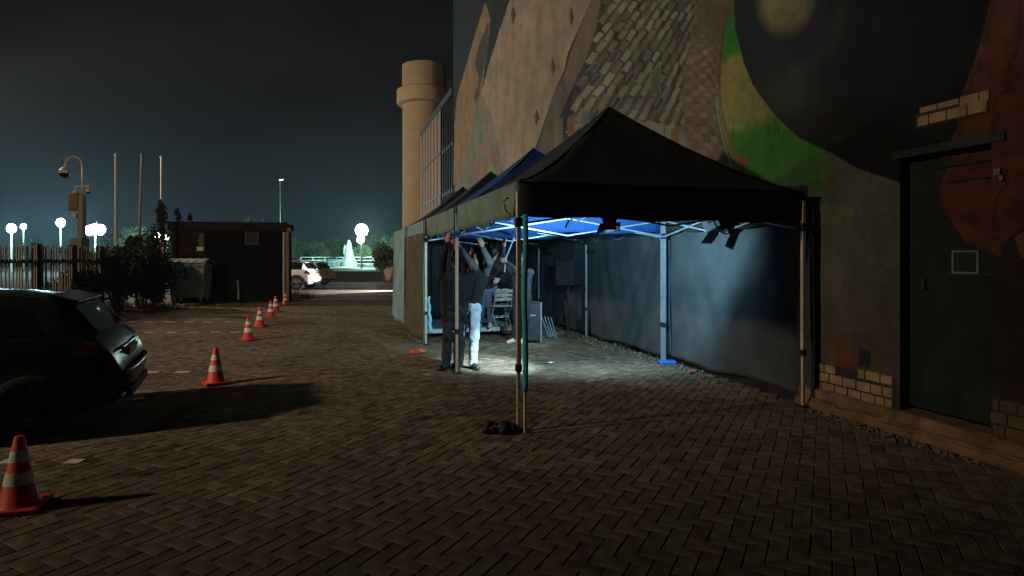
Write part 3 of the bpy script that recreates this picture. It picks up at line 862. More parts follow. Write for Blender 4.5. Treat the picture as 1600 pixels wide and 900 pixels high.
def make_tent(k, label, roofm, leftm, frontm, solid_front=True):
    t = thing('pop_up_tent', label, 'tent', tp(0, k), 0, 'pop-up tents in a row along the wall')
    g0 = 0.010 * (k + 1)
    # roof: four sagging panels, each its own cloth
    def roofz(a, b):
        r_ = max(abs(a), abs(b))
        z = EAVE + (PEAK - EAVE) * (1 - r_) ** 1.28
        s_ = min(abs(a), abs(b))
        z -= 0.10 * (1 - s_ / max(r_, 1e-6)) * r_ * (1 - r_) * 4 * .35
        return z
    for side in range(4):
        q = MB()
        def fn(p, r_, side=side):
            r_ = r_ * 1.0; w = (p * 2 - 1) * r_
            a, b = [(w, -r_), (r_, w), (-w, r_), (-r_, -w)][side]
            x = tp((a + 1) / 2, k + (b + 1) / 2)
            return Vector((x.x, x.y, roofz(a, b) + (.02 * math.sin(7 * a + 5 * b + k) + .014 * math.sin(17 * w + 9 * r_ + side)) * r_ * (1 - r_) * 2))
        q.grid(fn, 14, 14)
        q.build('roof_panel', roofm, t, smooth='full', world=True, solid=.004)
    q = MB()
    for a, b in ((-1, -1), (1, -1), (1, 1), (-1, 1)):
        pts = []
        for i in range(15):
            r_ = i / 14; x = tp((a * r_ + 1) / 2, k + (b * r_ + 1) / 2); pts.append((x.x, x.y, roofz(a * r_, b * r_) + .006))
        q = MB(); q.tube(pts, .007, 5); q.build('hip_seam', M['trim'] if roofm is not M['bluecloth'] else M['bluecloth'], t, world=True)
    # valances
    def val(ua, va, ub, vb, m_, out, drop, ph):
        q = MB()
        def fn(p, z):
            x = tp(ua + (ub - ua) * p, k + va + (vb - va) * p)
            w = .012 * math.sin(p * 23 + ph) * z + .010 * math.sin(p * 9 + 2 * ph) * z
            sag = .025 * math.sin(p * math.pi) * z + .012 * math.sin(p * 17 + ph) * z
            return Vector((x.x + out.x * (.012 + w), x.y + out.y * (.012 + w), EAVE + .005 - (drop + sag) * z))
        q.grid(fn, 28, 4)
        return q.build('valance', m_, t, smooth='full', world=True, solid=.004)
    val(0, g0, 0, 1 - g0, leftm, -TCn, EAVE - VAL, k * 1.3)
    val(0, g0, 1, g0, frontm, -TAn, EAVE - VAL, k + .5)
    val(1, g0, 1, 1 - g0, roofm, TCn, EAVE - VAL, k + 2.)
    if k > 0: val(0, 1 - g0, 1, 1 - g0, roofm, TAn, EAVE - VAL, k + 3.)
    # legs: outer sleeve, inner tube and foot plate
    for (u, v) in ((0, .012), (1, .012), (0, .988), (1, .988)):
        if k < 3 and v > .5 and not (k == 0 and u == 1): continue
        base = tp(u, k + v)
        q = MB()
        q.box((base.x, base.y, 1.48), (.042, .042, 1.75), rz=math.atan2(TC.y, TC.x))
        lg = q.build('leg', M['steel'] if u == 0 or (k == 0 and v < .5) else M['alu'], t, world=True, bevel=.004)
        q = MB(); q.box((base.x, base.y, .32), (.032, .032, .60), rz=math.atan2(TC.y, TC.x)); q.build('inner_tube', M['steel'] if u == 0 or (k == 0 and v < .5) else M['alu'], lg, world=True)
        q = MB(); q.box((base.x, base.y, .008), (.11, .11, .014), rz=math.atan2(TC.y, TC.x)); q.build('foot_plate', M['post'], lg, world=True)
        q = MB(); q.box((base.x, base.y, .62), (.056, .056, .07), rz=math.atan2(TC.y, TC.x)); q.build('leg_catch', M['dark'], lg, world=True)
        q = MB(); q.box((base.x, base.y, 2.05), (.07, .07, .09), rz=math.atan2(TC.y, TC.x)); q.build('corner_bracket', M['bluebit'] if k == 1 else M['dark'], lg, world=True)
    # scissor trusses
    hi, lo = 2.30, 2.04
    def truss(p0, p1):
        q = MB()
        for f0, f1, z0, z1, o in ((0, .5, hi, lo, 0), (0, .5, lo, hi, .03), (.5, 1, hi, lo, 0), (.5, 1, lo, hi, .03)):
            a, b = p0.lerp(p1, f0), p0.lerp(p1, f1)
            d = (p1 - p0).normalized(); n = Vector((-d.y, d.x, 0)) * o
            q.bar((a.x + n.x, a.y + n.y, z0), (b.x + n.x, b.y + n.y, z1), .010, .020)
        return q.build('truss', M['alu'], t, world=True)
    i_ = .012
    truss(tp(i_, k + .02), tp(1 - i_, k + .02)); truss(tp(i_, k + .03), tp(i_, k + .97)); truss(tp(1 - i_, k + .03), tp(1 - i_, k + .97))
    truss(tp(i_, k + .97), tp(1 - i_, k + .97))
    q = MB(); cpt = tp(.5, k + .5); q.tube([(cpt.x, cpt.y, 2.25), (cpt.x, cpt.y, PEAK - .03)], .022, 8); q.build('centre_pole', M['alu'], t, world=True)
    q = MB()
    for (u, v) in ((.5, .02), (.98, .5), (.5, .98), (.02, .5)):
        a = tp(u, k + v); q.bar((a.x, a.y, 2.17), (cpt.x, cpt.y, 2.42), .014, .026)
    q.build('cross_bar', M['alu'], t, world=True)
    return t

t1 = make_tent(0, 'black pop-up tent nearest the camera with a tall pointed roof', M['blackcloth'], M['greencloth'], M['blackcloth'])
t2 = make_tent(1, 'blue roofed pop-up tent behind the black one', M['bluecloth'], M['greencloth'], M['bluecloth'])
t3 = make_tent(2, 'dark pop-up tent third along the wall, olive cloth on its car park side', M['blackcloth'], M['tealcloth'], M['blackcloth'])
t4 = make_tent(3, 'black pop-up tent at the far end of the row before the round tower', M['blackcloth'], M['tealcloth'], M['blackcloth'])
# dark webbing at the valance joints, the tan hook, teal strap
for k, t in ((1, t2), (2, t3), (3, t4)):
    q = MB(); a = tp(-.014, k); q.box((a.x, a.y, 2.24), (.05, .012, .50), rz=math.atan2(TA.y, TA.x)); q.build('corner_webbing', M['trim'], t, world=True)
q = MB()
a = tp(-.02, .03, 2.20)
q.tube([a + Vector((-.015, 0, .10)), a + Vector((-.055, 0, .085)), a + Vector((-.065, 0, .03)), a + Vector((-.05, 0, -.04)), a + Vector((-.01, 0, -.075))], .016, 6)
q.build('corner_hook', mat('tan_hook', (0.42, 0.27, 0.17), .6, .2, 12), t1, world=True, smooth=True)
def strap(name, p, zs, w, m_, label, lean=(0, 0)):
    q = MB()
    q.grid(lambda u, v: Vector((p[0] + (u - .5) * w + lean[0] * (1 - v) + .006 * math.sin(v * 9), p[1] + lean[1] * (1 - v) + .02 * math.sin(v * 14) * .3, zs[0] + (zs[1] - zs[0]) * v)), 2, 24)
    o = q.build(name, m_, None, smooth='full', solid=.006)
    return tag(o, label, 'strap')
q = MB(); q.box((.128, 5.70, .22), (.030, .030, .43), rz=.28); tag(q.build('loose_tube', M['steel'], None, bevel=.004), 'tan square tube standing beside the near tent leg under the teal strap', 'tube')
strap('tie_down_strap', (.126, 5.67), (.41, 2.12), .052, M['tealstrap'], 'teal tie-down strap hanging beside the near tent leg')
strap('tie_down_strap', tuple(tp(-.008, 2.02)[:2]), (.05, 2.1), .030, M['tealstrap'], 'teal strap along the leg at the olive side cloth')
q = MB()
p = tp(.02, 2.03)
q.grid(lambda u, v: Vector((p.x - .03 + .09 * u * (1 - .55 * v) + .01 * math.sin(v * 20), p.y + .03 * math.sin(u * 9), .22 + .72 * v)), 10, 14)
tag(q.build('folded_sheet', M['sheet'], None, smooth='full', solid=.01), 'pale blue folded sheet tied to the tent leg, lit bright', 'sheet')

# side cloths
def cloth(name, label, fn, nu, nv, m_, cat='tent wall', group=None):
    q = MB(); q.grid(fn, nu, nv)
    o = q.build(name, m_, None, smooth='full', solid=.006)
    return tag(o, label, cat, group)
def wallfn(v0, v1, seed, u=1.035, base=.05):
    def fn(a, z):
        v = v0 + (v1 - v0) * a
        p = tp(u, v)
        f = .008 * math.sin(a * 19 + seed + z * 1.5) + .004 * math.sin(a * 43 + 2 * seed - z * 7) + .03 * math.sin(a * 7 + z * 6 + seed) * (1 - z) + .05 * math.sin(a * 3.1 + seed) * (1 - z)
        f += .022 * math.exp(-((a - .10 - .30 * (1 - z)) / .045) ** 2) + .018 * math.exp(-((a - .16 - .45 * (1 - z)) / .03) ** 2) + .020 * math.exp(-((a - .90 + .35 * (1 - z)) / .05) ** 2)
        lift = base + .05 * abs(math.sin(a * 5 + seed))
        zz = lift + (2.25 - lift) * z
        return Vector((p.x + TCn.x * f, p.y + TCn.y * f, zz))
    return fn
wl_lab = ['slate side cloth at the right of the nearest tent, half in shadow', 'slate side cloth between the double tent leg and the next pale leg', 'dim slate side cloth directly behind the black silhouette box', 'slate side cloth on the wall side of the farthest tent']
for k in range(4):
    cloth('side_cloth', wl_lab[k], wallfn(k + .004, k + .996, k * 2.3), 90, 40, M['wallcloth'], group='side cloths between the tents and the wall')
# back curtain
cloth('back_curtain', 'black curtain closing the far end of the tents', lambda a, z: Vector((tp(a, 3.97).x, tp(a, 3.97).y + .05 * math.sin(a * 60) + .02 * math.sin(a * 131), .04 + 2.2 * z)), 90, 6, M['dark'], 'curtain')
# black drape hanging inside between second and third tent on the wall side, and on the left
def drape(u0, u1, v, z0, label):
    return cloth('black_drape', label, lambda a, z: Vector((tp(u0 + (u1 - u0) * a, v).x, tp(u0 + (u1 - u0) * a, v).y + .045 * math.sin(a * 34 + 1.3 * v) + .02 * math.sin(a * 71), z0 + (2.2 - z0) * z)), 50, 8, M['dark'], 'drape')
drape(.60, .86, 2.95, .10, 'black drape hanging beside the silhouette box on its stand')
drape(.02, .50, 3.05, .22, 'black drape at the back of the low stage')
# car park side: teal cloth on the farthest tent, olive cloth on the third
def lwall(v0, v1, seed, bulge, lean, base):
    def fn(a, z):
        v = v0 + (v1 - v0) * a
        p = tp(-.012, v)
        f = .03 * math.sin(a * 15 + seed) * (1 - .6 * z) + .02 * math.sin(a * 37 + seed) + bulge * math.sin(a * math.pi) * (1 - z) ** 1.2
        zz = base + (2.2 - base) * z
        s = lean * (1 - z) ** 1.4 * a
        return Vector((p.x - TCn.x * f + TAn.x * s, p.y - TCn.y * f + TAn.y * s, zz))
    return fn
cloth('side_cloth', 'teal grey side cloth hanging on the car park side at the far end', lwall(3.0, 3.985, 1.0, .10, 0, .06), 40, 20, M['tealcloth'])
cloth('side_cloth', 'olive brown side cloth with a pale edge beside the orange weights', lwall(2.05, 3.06, 4.0, .12, .12, .05), 40, 20, M['olivecloth'])
q = MB(); fn = lwall(2.05, 3.06, 4.0, .12, .12, .05)
q.tube([fn(1.0, z / 14) - TCn * .018 for z in range(15)], .018, 6)
tag(q.build('cloth_edge_rope', mat('pale_green_binding', (.22, .30, .26), .8, .2, 9), None, smooth=True), 'pale green rolled edge of the olive side cloth', 'rope')

# ------------------------------------------------------------------ lamps hung in the tents
LOC = Vector((1.19, 7.20, 2.10))

def par_lamp(loc, aim, label, s=1.0):
    t = thing('stage_floodlight', label, 'floodlight', loc, 0, 'floodlights hung under the tent roofs')
    d = (Vector(aim) - Vector(loc)).normalized()
    Q = d.to_track_quat('-Z', 'Y').to_matrix()
    def L(x, y, z): return Q @ Vector((x, y, z)) * s
    q = MB(); q.box((0, 0, 0), (1, 1, 1), M=Q @ Matrix.Diagonal((.26 * s, .17 * s, .12 * s))); q.build('housing', M['dark'], t, bevel=.012)
    q = MB()
    for i in range(7): q.box(L(-.11 + .036 * i, 0, .075), (1, 1, 1), M=Q @ Matrix.Diagonal((.007 * s, .15 * s, .035 * s)))
    q.build('cooling_fins', M['dark'], t)
    q = MB(); q.box(L(0, 0, -.063), (1, 1, 1), M=Q @ Matrix.Diagonal((.22 * s, .13 * s, .004))); q.build('lens', M['winglass'], t)
    q = MB()
    q.tube([L(-.145, 0, 0), L(-.15, 0, .10), Vector((-.06, 0, .16)) * s, Vector((0, 0, .20)) * s, Vector((.06, 0, .16)) * s, L(.15, 0, .10), L(.145, 0, 0)], .012 * s, 6)
    q.build('bracket', M['dark'], t)
    for sy in (-1, 1):
        q = MB(); c = L(0, sy * .115, -.10)
        q.box(c, (1, 1, 1), M=Q @ Matrix.Rotation(sy * .45, 3, 'X') @ Matrix.Diagonal((.26 * s, .006, .13 * s)))
        q.build('barn_door', M['dark'], t)
    return t
par_lamp(px(1115, 349, 7.9), (0.2, 10.2, 0.5), 'black stage floodlight hung under the nearest tent by the wall', 1.35)
par_lamp(LOC + Vector((-.02, -.14, .06)), (1.8, 10.2, 0.9), 'lit stage floodlight hung under the middle of the nearest tent', .62)
par_lamp(tp(.92, 1.72, 2.08), (0.2, 11, 0.4), 'black stage floodlight hung high between two blue tent legs', 1.1)
par_lamp(tp(.93, 2.5, 2.03), (0, 13, 0.4), 'smallest black floodlight hung deep in the tents', 1.0)
# blue-white lamp light with one straight cut-off edge made by a flap added to block the beam
WHITE = (0.40, 0.77, 1.0)
lamp('work_light', 'SPOT', LOC, 1150, WHITE, (1.9, 10.2, 1.3), 0.03, 150, 0.8)
lamp('work_light', 'SPOT', LOC + Vector((0, 0, .01)), 2700, (0.58, 0.86, 1.0), (-.25, 9.30, .0), 0.02, 26, 0.8)
A = Vector((-.39, 8.94, 0)); B = Vector((2.6, 9.6, 0))
e1 = (A - LOC).normalized(); e2 = (B - LOC).normalized()
nrm = e1.cross(e2).normalized()
if nrm.y > 0: nrm = -nrm
q = MB()
mid = (e1 + e2).normalized(); side_ = mid.cross(nrm).normalized()
cen = LOC + mid * .10 + nrm * .0
cen = LOC + mid * .05
flap = [cen + side_ * -.13 + mid * -.10, cen + side_ * .13 + mid * -.10, cen + side_ * .15 + mid * .05, cen + side_ * -.15 + mid * .05]
flap = [p_ + nrm * .012 for p_ in flap]
q.prism(flap, None, nrm * .008)
tag(q.build('beam_cut_flap', M['dark'], None), 'black metal flap added to cut the lit floodlight beam straight', 'lamp flap')
# light deep in the tents on the stage
lamp('stage_light', 'SPOT', tp(.80, 1.55, 2.05), 220, WHITE, tp(.2, 2.35, .5), 0.05, 100, 0.6)

# ------------------------------------------------------------------ stage, case, chairs, silhouette box
st = thing('low_stage', 'low pale edged stage deck standing inside the tents', 'stage', tp(.02, 2.30))
q = MB()
def deck(u0, u1, v0, v1, z0, z1, m_, name, par):
    q = MB(); pts = [tp(u, v, z) for u in (u0, u1) for v in (v0, v1) for z in (z0, z1)]
    q.add(pts, [(0, 1, 3, 2), (4, 6, 7, 5), (0, 4, 5, 1), (2, 3, 7, 6), (0, 2, 6, 4), (1, 5, 7, 3)])
    return q.build(name, m_, par, world=True)
for i in range(2):
    for j_ in range(1):
        deck(.03 + .29 * i, .318 + .29 * i, 2.30, 2.98, .155, .20, M['stage'], 'deck_board', st)
    deck(.032 + .29 * i, .316 + .29 * i, 2.288, 2.299, .115, .197, M['stageface'], 'fascia', st)
for u in (.04, .31, .60):
    for v in (2.32, 2.94): deck(u, u + .018, v, v + .02, 0, .154, M['dark'], 'stage_leg', st)
Yc = 12.0
c0 = px(829, 530, 12.0); c0.z = 0
cs = thing('flight_case', 'dark grey upright flight case with pale metal corner edges', 'case', (c0.x, c0.y, 0), R(8))
MB().box((0, 0, .41), (.34, .5, .74)).build('body', M['casegrey'], cs, bevel=.01)
MB().box((0, 0, .80), (.345, .505, .03)).build('lid', M['casegrey'], cs, bevel=.008)
for sx in (-1, 1):
    MB().box((sx * .17, -.25, .42), (.022, .022, .78)).build('metal_edge', M['alu'], cs)
MB().box((0, -.258, .55), (.12, .02, .03)).build('case_handle', M['alu'], cs, bevel=.004)
for sx in (-1, 1):
    for sy in (-1, 1):
        q = MB(); q.tube([(sx * .12 - .015, sy * .2, .022), (sx * .12 + .015, sy * .2, .022)], .022, 10); q.build('caster', M['rubber'], cs)
# folding chairs leaning together on the stage front
def folding_chair(loc, rz, label):
    t = thing('folding_chair', label, 'chair', loc, rz, 'folding chairs on the stage')
    for sx in (-1, 1):
        MB().tube([(sx * .20, -.20, .012), (sx * .20, .12, .48), (sx * .19, .20, .84)], .013, 8).build('back_leg', M['alu'], t, smooth=True)
        MB().tube([(sx * .17, .22, .012), (sx * .17, -.16, .47)], .013, 8).build('front_leg', M['alu'], t, smooth=True)
    for i in range(5):
        MB().box((0, -.16 + .075 * i, .475), (.42, .055, .018)).build('seat_slat', M['stage'], t, bevel=.003)
    for z, y in ((.62, .155), (.71, .175), (.80, .195)):
        MB().box((0, y, z), (.40, .014, .062)).build('back_slat', M['stage'], t, bevel=.003)
    MB().tube([(-.17, .03, .235), (.17, .03, .235)], .010, 8).build('cross_bar', M['alu'], t)
    return t
pc = px(778, 517, 12.35)
folding_chair((pc.x + .05, 12.62, .20), R(205), 'folding slatted chair with pale metal legs on the stage')
folding_chair((pc.x - .02, 12.95, .20), R(192), 'second slatted folding chair close behind the first on the stage')
# black box, stand and cable added for a shadow-like silhouette on the cloth
ps = px(888, 428, 13.0)
sp = thing('silhouette_box', 'black box added for a shadow-like silhouette on the slate cloth', 'box', (ps.x, ps.y, 1.10), R(-40))
MB().box((0, 0, .27), (.46, .34, .54)).build('cabinet', M['dark'], sp, bevel=.02)
MB().box((0, -.172, .27), (.40, .008, .48)).build('front_panel', M['dark'], sp)
MB().lathe([(.03, 0), (.03, .02)], (0, 0, -.02), 12).build('pole_socket', M['dark'], sp)
ss = thing('silhouette_stand', 'slim black tripod stand added under the silhouette box', 'stand', (ps.x, ps.y, 0))
MB().tube([(0, 0, .18), (0, 0, 1.09)], .018, 10).build('pole', M['dark'], ss)
for a in (20, 140, 260):
    MB().tube([(.02 * math.cos(R(a)), .02 * math.sin(R(a)), .62), (.40 * math.cos(R(a)), .40 * math.sin(R(a)), .012)], .011, 8).build('leg', M['dark'], ss)
    MB().tube([(.02 * math.cos(R(a)), .02 * math.sin(R(a)), .24), (.26 * math.cos(R(a)), .26 * math.sin(R(a)), .24)], .007, 6).build('brace', M['dark'], ss)
q = MB(); q.tube([(ps.x + .1, ps.y - .1, 1.15), (ps.x + .16, ps.y - .2, .9), (ps.x + .03, ps.y - .22, .55), (ps.x + .02, ps.y - .25, .2), (ps.x - .15, ps.y - .35, .012), (ps.x - .5, ps.y - .5, .012)], .009, 6)
tag(q.build('silhouette_cable', M['dark'], None, smooth=True), 'black cable drooping from the silhouette box to the ground', 'cable')
# thin tubes lying against the drape foot
for i in range(4):
    a = px(846 + 5 * i, 503 + 1.5 * i, 12.9 - .1 * i); b_ = px(858 + 4 * i, 527, 12.4 - .06 * i)
    q = MB(); q.tube([(a.x, a.y, .42), (b_.x, b_.y, .015)], .012, 8)
    tag(q.build('loose_tube', M['alu'], None), ['leftmost thin metal tube leaning at the foot of the black drape', 'second thin metal tube from the left by the black drape', 'third thin metal tube from the left by the black drape', 'rightmost thin metal tube of the four by the black drape'][i], 'tube', 'loose metal tubes by the drape')
# things on the ground under the tents
def lumpy(name, label, cat, c, sx, sy, sz, m_, seed, n=14):
    r = random.Random(seed); q = MB()
    ph = [r.uniform(0, 6) for _ in range(6)]
    def fn(u, v):
        a = u * 2 * math.pi; b_ = v * math.pi
        k_ = 1 + .22 * math.sin(3 * a + ph[0]) * math.sin(b_) + .16 * math.sin(5 * a + ph[1] + 2 * b_) + .12 * math.sin(4 * b_ + ph[2] + a)
        return Vector((sx * k_ * math.sin(b_) * math.cos(a), sy * k_ * math.sin(b_) * math.sin(a), max(-sz * .5, sz * k_ * math.cos(b_) * .55)))
    q.grid(fn, n * 2, n)
    q.v = [(p_[0] + c[0], p_[1] + c[1], p_[2] + c[2] + sz * .5) for p_ in q.v]
    return tag(q.build(name, m_, None, smooth='full'), label, cat)
p = gp(778, 676)
bag = thing('sand_bag', 'crumpled black weight bag lying by the near tent leg', 'bag', (p.x, p.y, 0))
for i, (dx, s_) in enumerate(((-.07, .075), (.075, .08))):
    o = lumpy('bag_half', None, None, (p.x + dx, p.y, 0), s_ * 1.15, s_, .10, M['dark'], 3 + i); o.parent = bag; o.matrix_parent_inverse = Matrix.Translation(-Vector(bag.location))
q = MB(); q.tube([(-.16, -.03, .02), (-.10, -.07, .05), (-.03, -.06, .075), (.03, -.06, .07)], .008, 6); q.build('bag_strap', M['greyframe'], bag, smooth=True)
for i, xx in enumerate((649, 659)):
    p = gp(xx, 553 - i)
    lumpy('orange_weight', ('orange', 'smaller orange')[i] + ' weight bag on the paving below the olive side cloth', 'weight', (p.x, p.y, 0), .085 - .02 * i, .06, .07, M['orangestrap'], 30 + i, 8)
p = tp(.99, .99)
MB_ = MB().box((p.x + .06, p.y - .06, .03), (.26, .16, .05)); tag(MB_.build('leg_weight', M['bluebit'], None, bevel=.015), 'flat blue weight at the foot of the double tent leg', 'weight')
p = gp(1082, 583)
lumpy('clay_lump', 'small orange brown lump at the hem of the shadowed side cloth', 'stone', (p.x, p.y, 0), .07, .05, .05, mat('clay', (.35, .13, .06), .9, .3, 9), 44, 8)
for i, (xx, yy) in enumerate(((860, 568), (1585, 728), (370, 617), (1310, 648))):
    p = gp(xx, yy); r_ = random.Random(i)
    q = MB(); w, h = (.11, .035) if i != 1 else (.085, .03)
    q.grid(lambda u, v: Vector((p.x + (u - .5) * w + .02 * v, p.y + (v - .5) * h * 2, .012 + .012 * math.sin(u * 5 + i) ** 2)), 5, 3)
    tag(q.build('paper_scrap', M['whitecloth'] if i != 2 else M['paper'], None, solid=.002), ['white paper scrap in the bright patch under the tent', 'white paper scrap at the foot of the wall by the frame edge', 'thin pale straw scrap near the second cone', 'small pale scrap by the brick ledge'][i], 'litter')
# weeds and rubble along the hem of the side cloths
q = MB(); r_ = random.Random(9)
for _ in range(1500):
    v = r_.uniform(.75, 3.4); u = 1.0 + r_.gauss(-.015, .03); p = tp(u, v)
    h = r_.uniform(.02, .10) * (1.2 if r_.random() < .2 else .7); a = r_.uniform(0, 6.3); w = .006
    dx, dy = math.cos(a) * w, math.sin(a) * w; lx, ly = r_.gauss(0, .03), r_.gauss(0, .03)
    q.add([(p.x - dx, p.y - dy, 0), (p.x + dx, p.y + dy, 0), (p.x + lx, p.y + ly, h)], [(0, 1, 2)])
tag(q.build('weeds', M['weed'], None), kind='stuff')
q = MB()
for _ in range(520):
    if r_.random() < .7: v = r_.uniform(.5, 3.4); p = tp(1.0 + r_.gauss(-.01, .035), v)
    else:
        Y = r_.uniform(4.9, 6.6); p = wpos(Y, 0, .24 + abs(r_.gauss(0, .05)))
    s_ = r_.uniform(.008, .032)
    q.box((p.x, p.y, s_ * .4), (s_ * 1.3, s_, s_), M=Matrix.Rotation(r_.uniform(0, 3), 3, 'Z') @ Matrix.Rotation(r_.uniform(-.5, .5), 3, 'X'))
tag(q.build('rubble', M['stone'], None), kind='stuff')
# ------------------------------------------------------------------ people: one smooth skinned surface each, clothing as separate shells
def blob(prims, vox=0.011, k=0.03, noise=0.0, seed=0):
    """smooth union of tapered capsules (a, b, ra, rb) -> quads by surface nets"""
    P_ = np.array([list(a) + list(b) + [ra, rb] for a, b, ra, rb in prims], float)
    lo = np.minimum(P_[:, :3], P_[:, 3:6]).min(0) - P_[:, 6:].max() - .05
    hi = np.maximum(P_[:, :3], P_[:, 3:6]).max(0) + P_[:, 6:].max() + .05
    n = np.ceil((hi - lo) / vox).astype(int) + 1
    ax = [lo[i] + vox * np.arange(n[i]) for i in range(3)]
    F = np.full(n, 0.3)
    for p in P_:
        a, b, ra, rb = p[:3], p[3:6], p[6], p[7]
        mrg = max(ra, rb) + .06
        sl = []
        for i in range(3):
            l_, h_ = min(a[i], b[i]) - mrg, max(a[i], b[i]) + mrg
            i0 = max(0, int((l_ - lo[i]) / vox)); i1 = min(n[i], int((h_ - lo[i]) / vox) + 2)
            sl.append(slice(i0, i1))
        X, Y, Z = np.meshgrid(ax[0][sl[0]], ax[1][sl[1]], ax[2][sl[2]], indexing='ij')
        d = b - a; l2 = max(1e-9, d @ d)
        t = np.clip(((X - a[0]) * d[0] + (Y - a[1]) * d[1] + (Z - a[2]) * d[2]) / l2, 0, 1)
        D = np.sqrt((X - a[0] - t * d[0]) ** 2 + (Y - a[1] - t * d[1]) ** 2 + (Z - a[2] - t * d[2]) ** 2) - (ra + (rb - ra) * t)
        G = F[tuple(sl)]
        h = np.clip(0.5 + 0.5 * (G - D) / k, 0, 1)
        F[tuple(sl)] = G * (1 - h) + D * h - k * h * (1 - h)
    if noise:
        X, Y, Z = np.meshgrid(*ax, indexing='ij')
        F = F + noise * (np.sin(X * 23 + seed + 17 * Z + 2 * np.sin(9 * Z + seed)) * np.sin(Z * 19 + 21 * Y + seed + 3 * np.sin(X * 11 + Z * 5)) + .5 * np.sin(Z * 41 + X * 47 + seed * 2 + 2.5 * np.sin(Z * 13)) * np.sin(Z * 7 + seed))
    S = F < 0
    c = [S[i:n[0] - 1 + i, j:n[1] - 1 + j, l:n[2] - 1 + l] for i in (0, 1) for j in (0, 1) for l in (0, 1)]
    cnt = sum(x.astype(int) for x in c)
    act = (cnt > 0) & (cnt < 8)
    cells = np.argwhere(act)
    ids = -np.ones(act.shape, int); ids[act] = np.arange(len(cells))
    acc = np.zeros((len(cells), 3)); num = np.zeros(len(cells))
    offs = [(i, j, l) for i in (0, 1) for j in (0, 1) for l in (0, 1)]
    for o0 in offs:
        for axx in range(3):
            if o0[axx]: continue
            o1 = list(o0); o1[axx] = 1
            f0 = F[tuple((cells + o0).T)]; f1 = F[tuple((cells + o1).T)]
            x = (f0 < 0) != (f1 < 0)
            t = np.where(x, f0 / np.where(x, f0 - f1, 1), 0)
            pt = cells + np.array(o0) + 0.0
            pt[:, axx] += t
            acc[x] += pt[x]; num[x] += 1
    vv = lo + vox * acc / num[:, None]
    quads = []
    for axx in range(3):
        u_, w_ = (axx + 1) % 3, (axx + 2) % 3
        s0 = [slice(1, n[i] - 1) for i in range(3)]; s1 = list(s0)
        s0[axx] = slice(0, n[axx] - 1); s1[axx] = slice(1, n[axx])
        a_, b_ = S[tuple(s0)], S[tuple(s1)]
        e_ = np.argwhere(a_ != b_)
        if len(e_) == 0: continue
        flip = a_[tuple(e_.T)]
        base = e_.copy()
        for i in range(3):
            if i != axx: base[:, i] += 1
        def at(du, dw):
            q_ = base.copy(); q_[:, u_] -= du; q_[:, w_] -= dw
            return ids[tuple(q_.T)]
        q_ = np.stack([at(1, 1), at(0, 1), at(0, 0), at(1, 0)], 1)
        q_[~flip] = q_[~flip][:, ::-1]
        quads.append(q_)
    return vv, np.concatenate(quads)

def V3(*a): return np.array(a, float)
def hand_prims(wrist, dirn, palm_n, s=1.0, curl=0.5, thumb_side=1):
    """palm, four unequal bent fingers and a thumb off the side of the palm"""
    d = np.array(dirn, float); d /= np.linalg.norm(d)
    nn = np.array(palm_n, float); nn -= d * (nn @ d); nn /= np.linalg.norm(nn)
    sd = np.cross(d, nn) * thumb_side
    w = np.array(wrist, float)
    pr = []
    for i, (o, L) in enumerate(((.030, .070), (.010, .080), (-.010, .075), (-.030, .058))):
        k0 = w + d * .085 * s + sd * o * s
        pr.append((w + d * .012 * s + sd * o * .62 * s, k0, .015 * s, .0125 * s))
        a = curl * .7; d1 = d * math.cos(a) + nn * math.sin(a)
        k1 = k0 + d1 * L * .46 * s
        a = curl * 1.7; d2 = d * math.cos(a) + nn * math.sin(a)
        k2 = k1 + d2 * L * .32 * s
        a = curl * 2.5; d3 = d * math.cos(a) + nn * math.sin(a)
        k3 = k2 + d3 * L * .24 * s
        pr += [(k0, k1, .0100 * s, .0092 * s), (k1, k2, .0092 * s, .0084 * s), (k2, k3, .0084 * s, .0072 * s)]
    t0 = w + d * .025 * s + sd * .026 * s
    t1 = t0 + (d * .55 + sd * .75 + nn * .35) * .040 * s
    t2 = t1 + (d * .85 + sd * .25 + nn * .5) * .034 * s
    pr += [(t0, t1, .0135 * s, .0115 * s), (t1, t2, .0112 * s, .0085 * s)]
    return pr
def head_prims(c, face, s=1.0):
    """skull, jaw, nose, brow, ears, lips about head centre c looking along face"""
    f = np.array(face, float); f /= np.linalg.norm(f)
    up = V3(0, 0, 1); up = up - f * (up @ f); up /= np.linalg.norm(up)
    r_ = np.cross(f, up)
    c = np.array(c, float)
    pr = [(c - f * .025 + up * .035, c + f * .018 + up * .04, .083 * s, .076 * s),
          (c + f * .02 - up * .01, c + f * .045 - up * .075, .066 * s, .043 * s),
          (c + f * .098 + up * .012, c + f * .112 - up * .022, .010, .014),
          (c + f * .088 + up * .032 - r_ * .03, c + f * .088 + up * .032 + r_ * .03, .013, .013),
          (c + f * .094 - up * .052 - r_ * .016, c + f * .094 - up * .052 + r_ * .016, .009, .009),
          (c + f * .090 - up * .066 - r_ * .012, c + f * .090 - up * .066 + r_ * .012, .009, .009)]
    for sg in (-1, 1):
        pr.append((c + r_ * sg * .080 + up * .012 - f * .008, c + r_ * sg * .076 - up * .028 - f * .002, .015, .010))
    return pr, f, up, r_

